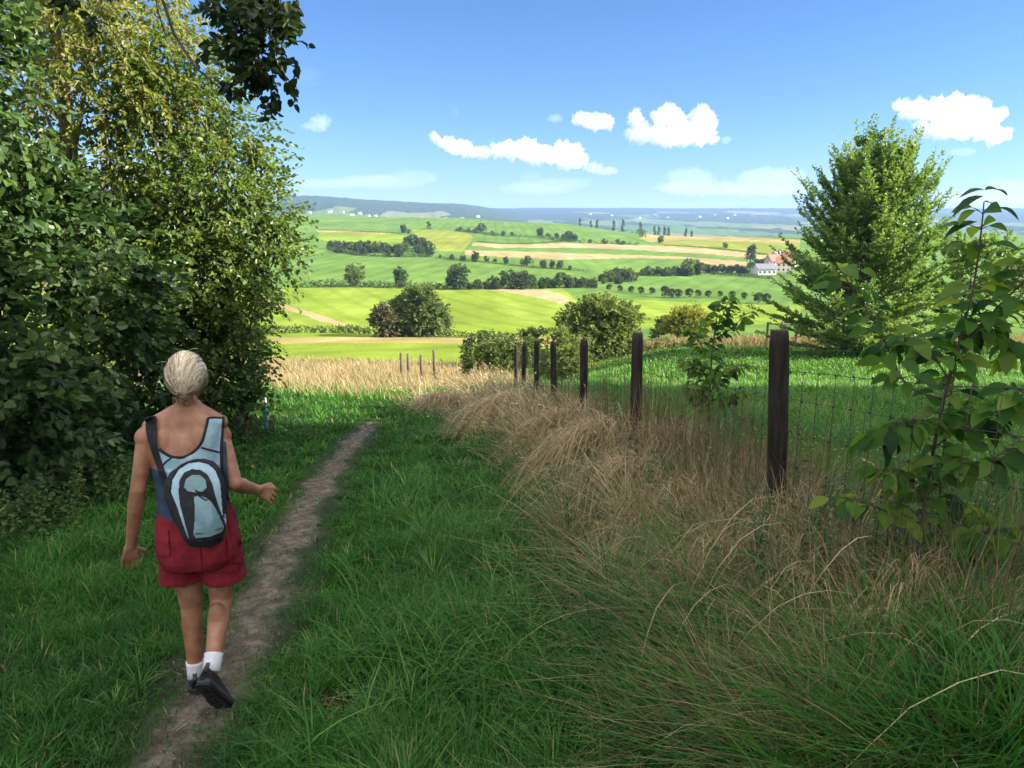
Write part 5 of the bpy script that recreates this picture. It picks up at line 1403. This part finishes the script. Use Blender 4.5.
def blades(mb, X, Y, h, w, az, lean, bend, tone, seg=3, z0=None):
    n = len(X); z = terrain(X, Y) - .012 if z0 is None else z0
    t = np.linspace(0, 1, seg + 1)[None]
    h = np.broadcast_to(h, (n,))[:, None]; w = np.broadcast_to(w, (n,))[:, None]
    lean = np.broadcast_to(lean, (n,))[:, None]; bend = np.broadcast_to(bend, (n,))[:, None]
    o = h * (lean * t + bend * t ** 2); up = h * (t - .42 * bend * t ** 2.4) / np.sqrt(1 + .5 * lean ** 2)
    ca, sa = np.cos(az)[:, None], np.sin(az)[:, None]
    tw = GR.uniform(-.9, .9, (n, 1)); sx, sy = np.cos(az[:, None] + math.pi / 2 + tw), np.sin(az[:, None] + math.pi / 2 + tw)
    cx, cy_, cz = X[:, None] + ca * o, Y[:, None] + sa * o, z[:, None] + up
    ww = w * .5 * np.array([1 - .85 * q ** 2.2 for q in t[0]])[None]
    L = np.stack([cx - sx * ww, cy_ - sy * ww, cz], -1); Rr = np.stack([cx + sx * ww, cy_ + sy * ww, cz], -1)
    V = np.stack([L, Rr], 2).reshape(n, -1, 3); k = V.shape[1]
    b_ = np.arange(n)[:, None, None] * k + np.arange(seg)[None, :, None] * 2
    F = (b_ + np.array([0, 1, 3, 2])).reshape(-1, 4)
    mb.add(V.reshape(-1, 3), F, np.repeat(tone, k))
    return np.stack([cx[:, -1], cy_[:, -1], cz[:, -1]], 1), np.stack([ca[:, 0] * (lean[:, 0] + 2 * bend[:, 0]), sa[:, 0] * (lean[:, 0] + 2 * bend[:, 0]), (1 - bend[:, 0])], 1)
BARE = ground_at(352, 705)
def bare(X, Y): return np.hypot((X - BARE[0]) / .16, (Y - BARE[1]) / .26) + (fbm(X * 6, Y * 6, 77) - .5) * .9
B2 = ground_at(90, 690)
def bank_in(X, Y):
    """positive inside the dry strip along the fence"""
    we = np.interp(Y, [2, 5, 8, 12, 16, 20, 26], [1.05, .80, .85, 1.3, 2.0, 2.8, 3.6])
    return X - (fence_x(Y) - we) + (fbm(X * 1.4, Y * 1.1, 51) - .5) * 1.1
gm = MB()
# turf on both sides of the path
X, Y = scatter(300000, 1.62, 27)
pd = path_dist(X, Y); bk = bank_in(X, Y); clump = fbm(X * 2.3, Y * 2.3, 55); fine = vnoise(X * 9, Y * 9, 57)
lush = sstep(.25, 1.3, pd) * (X > np.interp(Y, PCY, PCX))
keepp = (pd > GR.normal(-.03, .075, len(X))) & (X > -7.5) & (X < fence_x(Y) + .2) & (bare(X, Y) > GR.normal(1, .25, len(X)))
keepp &= GR.random(len(X)) < np.clip(1.05 - 1.0 * sstep(-.1, .7, bk), .05, 1)
keepp &= GR.random(len(X)) < .45 + .7 * clump
keepp &= GR.random(len(X)) < np.where(pd < .04, .75, 1)
X, Y, pd, lush, clump, fine, bk = [a[keepp] for a in (X, Y, pd, lush, clump, fine, bk)]
n = len(X)
h = (.045 + .050 * sstep(.0, .5, pd) + .095 * lush * (.35 + 1.1 * sstep(.35, .7, clump))) * GR.uniform(.6, 1.35, n)
h = np.where(X < np.interp(Y, PCY, PCX), h * (1 + .7 * sstep(.45, .7, clump)), h)
tone = np.clip(.10 + .85 * (clump - .25) + .30 * (fine - .5) + GR.normal(0, .13, n), 0, .97)
tone = np.where(GR.random(n) < .025, 1.0, tone)
blades(gm, X, Y, h, np.maximum(.0055, .00135 * Y) * GR.uniform(.6, 1.5, n), GR.uniform(0, 6.28, n) , GR.uniform(.0, .5, n), GR.uniform(.05, .95, n), tone, 3)
# broad long blades of the lush patch
X, Y = scatter(14000, 1.62, 9, -.35, .5)
pd = path_dist(X, Y); bk = bank_in(X, Y); clump = fbm(X * 1.7, Y * 1.7, 58)
k = (pd > .45) & (X > np.interp(Y, PCY, PCX)) & (bk < .35) & (GR.random(len(X)) < sstep(.35, .6, clump)) & (bare(X, Y) > 1.2)
X, Y, clump = X[k], Y[k], clump[k]; n = len(X)
blades(gm, X, Y, GR.uniform(.16, .36, n), np.maximum(.008, .0015 * Y) * GR.uniform(.7, 1.3, n), GR.uniform(0, 6.28, n), GR.uniform(.05, .4, n), GR.uniform(.4, 1.1, n), np.clip(GR.normal(.55, .2, n), 0, .95), 5)
# tufts: blades fanning out of one root, each tuft with its own height and colour
def tufts(mb, X, Y, nb, h0, h1, w, tone, tvar, spread, bend=(.3, 1.0), rad=.035, seg=4, kink=0):
    for x, y, tn in zip(X, Y, np.clip(GR.normal(tone, tvar, len(X)), 0, 1)):
        n = int(nb * GR.uniform(.5, 1.4)); az = GR.uniform(0, 6.28, n); r_ = np.abs(GR.normal(0, rad, n)); hh = GR.uniform(h0, h1) * GR.uniform(.45, 1.15, n)
        blades(mb, x + np.cos(az) * r_, y + np.sin(az) * r_, hh, max(w, .0013 * y * w / .0055) * GR.uniform(.6, 1.4, n), az + GR.normal(0, .5 + kink, n), GR.uniform(.02, spread, n), GR.uniform(*bend, n), np.clip(tn + GR.normal(0, .12, n), 0, .97), seg)
X, Y = scatter(2100, 1.8, 14)
pd = path_dist(X, Y); k = (pd > .16) & (bank_in(X, Y) < .5) & (X > -4.6) & (bare(X, Y) > 1.2); X, Y, pd = X[k], Y[k], pd[k]
lsh = sstep(.3, 1.2, pd) * (X > np.interp(Y, PCY, PCX))
for lo, hi, a, b in ((-.1, .35, .07, .13), (.35, 2, .13, .26)):
    q = (lsh > lo) & (lsh <= hi); tufts(gm, X[q], Y[q], 34, a, b, .0062, .52, .2, .6)
X, Y = scatter(700, 1.65, 11, -.1, .80); k = (bank_in(X, Y) > .0) & (X - fence_x(Y) < .6) & (fbm(X * 1.7, Y * 1.7, 88) < .50); X, Y = X[k], Y[k]
tufts(gm, X, Y, 40, .14, .42, .0066, .45, .2, .55)
# green blades through the dry strip
X, Y = scatter(95000, 1.62, 24, -.2, .80)
bk = bank_in(X, Y); k = (bk > -.1) & (X < fence_x(Y) + 2.2 + .05 * Y) & (GR.random(len(X)) < .16 + .7 * sstep(.43, .62, fbm(X * 1.6, Y * 1.6, 63))); X, Y = X[k], Y[k]; n = len(X)
blades(gm, X, Y, GR.uniform(.15, .48, n), np.maximum(.0065, .0013 * Y) * GR.uniform(.5, 1.6, n), GR.uniform(0, 6.28, n), GR.uniform(.1, .6, n), GR.uniform(.2, 1.0, n), np.clip(GR.normal(.42, .2, n), 0, 1), 4)
# the pasture beyond the fence, blades toned lighter in place of dappled sun
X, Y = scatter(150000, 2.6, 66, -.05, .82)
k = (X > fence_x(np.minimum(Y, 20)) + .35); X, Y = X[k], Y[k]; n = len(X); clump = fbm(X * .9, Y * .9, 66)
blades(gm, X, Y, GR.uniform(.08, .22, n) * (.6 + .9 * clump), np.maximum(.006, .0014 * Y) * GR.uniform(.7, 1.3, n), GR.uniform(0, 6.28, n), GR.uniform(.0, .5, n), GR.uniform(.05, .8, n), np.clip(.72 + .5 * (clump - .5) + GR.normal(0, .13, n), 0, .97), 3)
# the near pasture and verge to either side of what the eye at the path takes in
for u0, u1 in ((.80, 1.9), (-1.7, -.80)):
    X, Y = scatter(26000, 1.2, 14, u0, u1); k = (X > fence_x(Y) - 1) | (X < -3); X, Y = X[k], Y[k]; n = len(X)
    blades(gm, X, Y, GR.uniform(.08, .24, n), .010, GR.uniform(0, 6.28, n), GR.uniform(.0, .5, n), GR.uniform(.05, .8, n), np.clip(GR.normal(.55, .17, n), 0, .97), 3)
# lit slope below the crest on the left, thinly green
X, Y = scatter(42000, 22, 62, -.45, .2)
k = (X < fence_x(np.minimum(Y, 24)) - .0) & (GR.random(len(X)) < .25 + sstep(.45, .65, fbm(X * .3, Y * .16, 71))); X, Y = X[k], Y[k]; n = len(X)
blades(gm, X, Y, GR.uniform(.15, .42, n), .0015 * Y, GR.uniform(0, 6.28, n), GR.uniform(.0, .4, n), GR.uniform(.05, .6, n), np.clip(GR.normal(.75, .15, n), 0, .97), 3)
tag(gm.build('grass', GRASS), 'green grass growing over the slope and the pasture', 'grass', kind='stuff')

# dry grass of the fence strip
dm = MB(); WIND = 2.75
X, Y = scatter(112000, 1.62, 27, -.45, .80)
bk = bank_in(X, Y); right = X - fence_x(Y)
clump = fbm(X * 1.5, Y * 1.5, 81)
k = (bk > GR.normal(.15, .16, len(X))) & (right < .02 + .35 * fbm(X, Y, 83) + .012 * Y) & (GR.random(len(X)) < (.06 + 1.05 * sstep(.40, .62, clump)) * np.interp(Y, [2.3, 5, 8], [.55, .7, .85]))
X, Y, clump, bk = X[k], Y[k], clump[k], bk[k]; n = len(X)
h = GR.uniform(.30, .80, n) * (.45 + .95 * clump) * (.6 + .4 * sstep(.0, .6, bk)) * np.interp(Y, [2.0, 4.5, 9, 20], [.55, .85, 1.0, .95])
h = h * np.where(X > fence_x(Y) - .1, .7, 1)
tip, td = blades(dm, X, Y, h, np.maximum(.0036, .00095 * Y) * GR.uniform(.5, 1.6, n), np.where(Y < 6.5, GR.uniform(0, 6.28, n), GR.normal(WIND, 1.1, n)), GR.uniform(.0, .75, n), GR.uniform(.05, 1.0, n) * np.where(Y < 5, .7, 1), np.clip(.38 + .4 * (clump - .5) + GR.normal(0, .22, n), 0, 1), 5)
s = (GR.random(n) < .28) & (Y > 4.5)
leaves(dm, tip[s], td[s] + GR.normal(size=(s.sum(), 3)) * .15, rdir(s.sum(), GR), GR.uniform(.04, .10, s.sum()), np.maximum(.0035, .0010 * Y[s]), np.clip(GR.normal(.6, .2, s.sum()), 0, 1), simple=True)
# low tangled thatch under it
X, Y = scatter(80000, 1.62, 22, -.3, .80)
bk = bank_in(X, Y); k = (bk > .05) & (X - fence_x(Y) < .8) & (GR.random(len(X)) < np.interp(Y, [2, 6], [.5, 1])) & (GR.random(len(X)) < .2 + sstep(.38, .6, fbm(X * 1.2, Y * 1.2, 85))); X, Y = X[k], Y[k]; n = len(X)
blades(dm, X, Y, GR.uniform(.15, .4, n), np.maximum(.0026, .0009 * Y), GR.uniform(0, 6.28, n), GR.uniform(.6, 2.2, n), GR.uniform(.4, 1.2, n), np.clip(GR.normal(.25, .16, n), 0, 1), 3)
X, Y = scatter(1000, 1.65, 13, -.1, .80); k = (bank_in(X, Y) > .12) & (X - fence_x(Y) < .3) & (fbm(X * 1.7, Y * 1.7, 88) > GR.normal(.47, .05, len(X))); X, Y = X[k], Y[k]
hs_ = np.interp(Y, [1.7, 4, 9], [.55, .85, 1])
for q in range(len(X)):
    tufts(dm, X[q:q+1], Y[q:q+1], GR.integers(40, 110), .30 * hs_[q], .75 * hs_[q], .0036, GR.choice([.3, .45, .62]), .1, GR.uniform(.25, .8), (.0, .8), .05, 5, 1.0)
for (px, py) in [(870,680),(835,630),(905,720),(930,650),(985,690),(790,700),(850,740),(960,740),(720,620),(1000,620)]:
    c = ground_at(px, py, 1.5); k_ = 9
    tufts(dm, c[0] + GR.normal(size=k_) * .13, c[1] + GR.normal(size=k_) * .13, 60, .16, .42, .0036, .46, .12, .9, (.0, .9), .06, 5, 1.0)
# tussocks combed over by their own weight
def tussock(px, py, Hh, Rr, n, tone, az0=None, spread=6.28, w=.003, yb=None):
    g = ground_at(px, py) if yb is None else gnd(P3(px, py, yb)[0], yb)
    az = GR.uniform(0, 6.28, n) if az0 is None else GR.normal(az0, spread, n)
    t = np.linspace(0, 1, 9)[None]; R_ = Rr * GR.uniform(.45, 1.15, n)[:, None]; H_ = Hh * GR.uniform(.45, 1.1, n)[:, None]
    b = GR.normal(size=(n, 2)) * Rr * .22
    xx = g[0] + b[:, :1] + np.cos(az)[:, None] * R_ * t ** 1.3; yy = g[1] + b[:, 1:] + np.sin(az)[:, None] * R_ * t ** 1.3
    zz = terrain(xx, yy) + H_ * (1 - (1.9 * t - 1) ** 2) * (1 - .25 * t) + .01
    w = max(w, .0009 * g[1]); sd = np.stack([-np.sin(az), np.cos(az), az * 0], 1)[:, None] * (w * .5 * (1 - .7 * t ** 2))[..., None]
    C = np.stack([xx, yy, zz], -1); C = C + np.cumsum(GR.normal(size=C.shape), 1) * .006
    V = np.stack([C - sd, C + sd], 2).reshape(n, -1, 3); k = V.shape[1]
    F = (np.arange(n)[:, None, None] * k + np.arange(8)[None, :, None] * 2 + np.array([0, 1, 3, 2])).reshape(-1, 4)
    dm.add(V.reshape(-1, 3), F, np.repeat(np.clip(GR.normal(tone, .18, n), 0, 1), k))
tussock(590, 470, .55, .75, 900, .50, 2.9, .9); tussock(560, 445, .5, .7, 700, .5, 2.9, .9); tussock(625, 500, .4, .6, 600, .42, 2.8, 1.0)
tussock(500, 425, .6, .9, 700, .6, 2.8, .9); tussock(450, 412, .55, .9, 600, .6, 2.8, 1.0); tussock(660, 470, .45, .6, 500, .35)
tussock(865, 690, .34, .26, 170, .48, w=.0026); tussock(905, 640, .36, .26, 130, .42, w=.0026); tussock(825, 735, .22, .22, 90, .36, w=.0024)
tussock(720, 590, .35, .5, 380, .42); tussock(760, 560, .4, .5, 240, .45); tussock(690, 540, .38, .45, 260, .5); tussock(990, 660, .3, .3, 90, .38, w=.0024); tussock(960, 740, .26, .25, 80, .33, w=.0024)
tussock(640, 545, .32, .5, 300, .5, 2.9, 1.2); tussock(800, 610, .35, .45, 360, .35)
for (px, py) in [(655,560),(700,600),(760,640),(840,600),(620,530),(690,660),(930,690),(800,560),(560,500),(540,490),(980,700),(900,560)]:
    tussock(px, py, GR.uniform(.35, .6), GR.uniform(.7, 1.0), 5, .72, GR.choice([2.7, 3.1, .3]), .5, w=.0045)
# upright brown dock and willowherb stems by the posts
X, Y = scatter(4000, 4, 12, .1, .50); k = (np.abs(X - fence_x(Y) - .05) < .35) & (fbm(X * 1.1, Y * 1.1, 91) > .45); X, Y = X[k], Y[k]; n = len(X)
tip, td = blades(dm, X, Y, GR.uniform(.55, .95, n), np.maximum(.003, .0009 * Y), GR.uniform(0, 6.28, n), GR.uniform(0, .18, n), GR.uniform(0, .15, n), np.clip(GR.normal(.16, .1, n), 0, 1), 3)
X, Y = scatter(1300, 2.4, 7, .35, .80); k = (X - fence_x(Y) > -.2) & (X - fence_x(Y) < 1.1); X, Y = X[k], Y[k]; n = len(X)
blades(dm, X, Y, GR.uniform(.4, .8, n), .0034, GR.uniform(0, 6.28, n), GR.uniform(0, .25, n), GR.uniform(0, .25, n), np.clip(GR.normal(.2, .14, n), 0, 1), 4)
# straw trodden into the path edge and on the bare patch
X, Y = scatter(9000, 2.3, 14); k = (np.abs(path_dist(X, Y)) < .16) & (GR.random(len(X)) < .16) | (bare(X, Y) < 1.0); X, Y = X[k], Y[k]; n = len(X)
blades(dm, X, Y, GR.uniform(.01, .02, n), .004, GR.uniform(0, 6.28, n), GR.uniform(4, 11, n), .1, np.clip(GR.normal(.4, .2, n), 0, 1), 2, terrain(X, Y) + .012)
tag(dm.build('dry_grass', DRY), 'tangled dry grass and old stalks along the fence', 'dry grass', kind='stuff')

# ripe sunlit grass beyond the crest
rm = MB()
X, Y = scatter(48000, 21.5, 60, -.48, .22)
crest = 23.0 + 2.5 * (fbm(X * .5, X * 0, 95) - .5)
k = (Y > crest) & (X < fence_x(np.minimum(Y, 24)) + 1) & (GR.random(len(X)) < .35 + .7 * fbm(X * .25, Y * .14, 97)); X, Y = X[k], Y[k]; n = len(X)
h = GR.uniform(.4, .85, n) * np.interp(Y, [22, 26, 60], [.55, .9, 1.0])
tip, td = blades(rm, X, Y, h, .0011 * Y, GR.normal(WIND, 1.0, n), GR.uniform(0, .45, n), GR.uniform(0, .5, n), np.clip(.5 + GR.normal(0, .2, n) + .5 * (fbm(X * .4, Y * .25, 99) - .5), 0, 1), 3)
X, Y = scatter(20000, 60, 84, .06, .82); k = GR.random(len(X)) < .2 + fbm(X * .12, Y * .3, 98); X, Y = X[k], Y[k]; n = len(X)
blades(rm, X, Y, GR.uniform(.5, .95, n), .0012 * Y, GR.uniform(0, 6.28, n), GR.uniform(0, .3, n), GR.uniform(0, .5, n), np.clip(GR.normal(.3, .2, n), 0, 1), 3)
tag(rm.build('tall_grass', SUNDRY), 'tall ripe tan grass in the sun beyond the end of the path', 'tall grass', kind='stuff')

# leafy weeds under the hedge and in the strip
wm = MB()
def weed(x, y, h, ll, tone):
    g = gnd(x, y); az = GR.uniform(0, 6.28); top = g + np.array([math.cos(az) * h * .2, math.sin(az) * h * .2, h])
    pts = bez(g, g + [0, 0, h * .6], top, 5); tube(wm, pts, np.linspace(.004, .0015, 5), 4, .3)
    m_ = int(h / .045); f = np.linspace(.25, 1, m_)
    P = np.repeat(np.stack([np.interp(f, np.linspace(0, 1, 5), pts[:, i]) for i in range(3)], 1), 2, 0)
    a = np.repeat(np.arange(m_) * 1.57, 2) + np.tile([0, math.pi], m_) + GR.normal(size=2 * m_) * .3
    D = np.stack([np.cos(a), np.sin(a), GR.uniform(-.35, .2, 2 * m_)], 1); s = np.repeat(1.15 - .75 * f, 2)
    leaves(wm, P, D, np.array([0, 0, 1.]) + GR.normal(size=(2 * m_, 3)) * .3, ll * s, ll * .33 * s, np.clip(tone + GR.normal(0, .17, 2 * m_), 0, 1))
for q in range(300):
    y = GR.uniform(4.0, 9.5); x = -4.35 - .12 * (7 - y) + GR.normal() * .35
    if path_dist(np.array([x]), np.array([y]))[0] > .6: weed(x, y, GR.uniform(.12, .55), GR.uniform(.05, .10), GR.normal(.5, .18))
for q in range(110):
    y = GR.uniform(9.5, 14); weed(-4.1 - .02 * y + GR.normal() * .25, y, GR.uniform(.12, .4), GR.uniform(.05, .08), GR.normal(.6, .18))
for q in range(260):
    y = math.exp(GR.uniform(math.log(2.9), math.log(9))); x = fence_x(y) + GR.normal() * .55 + .1
    weed(x, y, GR.uniform(.12, .5), GR.uniform(.05, .09), GR.normal(.5, .2))
for q in range(120):
    y = math.exp(GR.uniform(math.log(2.3), math.log(14))); x = GR.uniform(-.55, .2) * y
    if path_dist(np.array([x]), np.array([y]))[0] > .3: weed(x, y, GR.uniform(.06, .13), GR.uniform(.03, .06), GR.normal(.65, .18))
tag(wm.build('undergrowth', WEED), 'nettles and leafy weeds under the hedge and among the dry grass', 'undergrowth', kind='stuff')
# buttercups in the pasture
bmb = MB(); n = 420
X, Y = scatter(n, 5, 22, .28, .80); k = X > fence_x(Y) + .6; X, Y = X[k], Y[k]; n = len(X); z = terrain(X, Y) + GR.uniform(.14, .26, n)
for a in range(5):
    an = a * 1.257 + GR.uniform(0, .3, n)
    leaves(bmb, np.stack([X, Y, z], 1), np.stack([np.cos(an), np.sin(an), np.full(n, .35)], 1), np.tile([0, 0, 1.], (n, 1)), np.maximum(.012, .0011 * Y), np.maximum(.006, .0006 * Y), np.full(n, .5), simple=True)
tag(bmb.build('buttercups', noise_mat('yellow_petal', [(.3, (.55,.42,.02)), (.7, (.70,.58,.04))], 5, .5)), 'small yellow flowers scattered in the pasture behind the sapling', 'flowers', kind='stuff')
# pebbles on the path
pm = MB()
X, Y = scatter(2600, 2.3, 12, -.75, -.15); k = path_dist(X, Y) < -.03; X, Y = X[k], Y[k]
for x, y in zip(X[:420], Y[:420]):
    s = GR.uniform(.003, .009); pm.add(ICO_V[::1] * s * GR.uniform(.6, 1.2, 3) * [1, 1, .6] + [x, y, tz(x, y) + .008], ICO_F)
tag(pm.build('pebbles', noise_mat('grit', [(.3, (.09,.075,.06)), (.7, (.22,.19,.16))], 60, .9)), 'small stones and grit trodden into the dirt path', 'pebbles', kind='stuff')
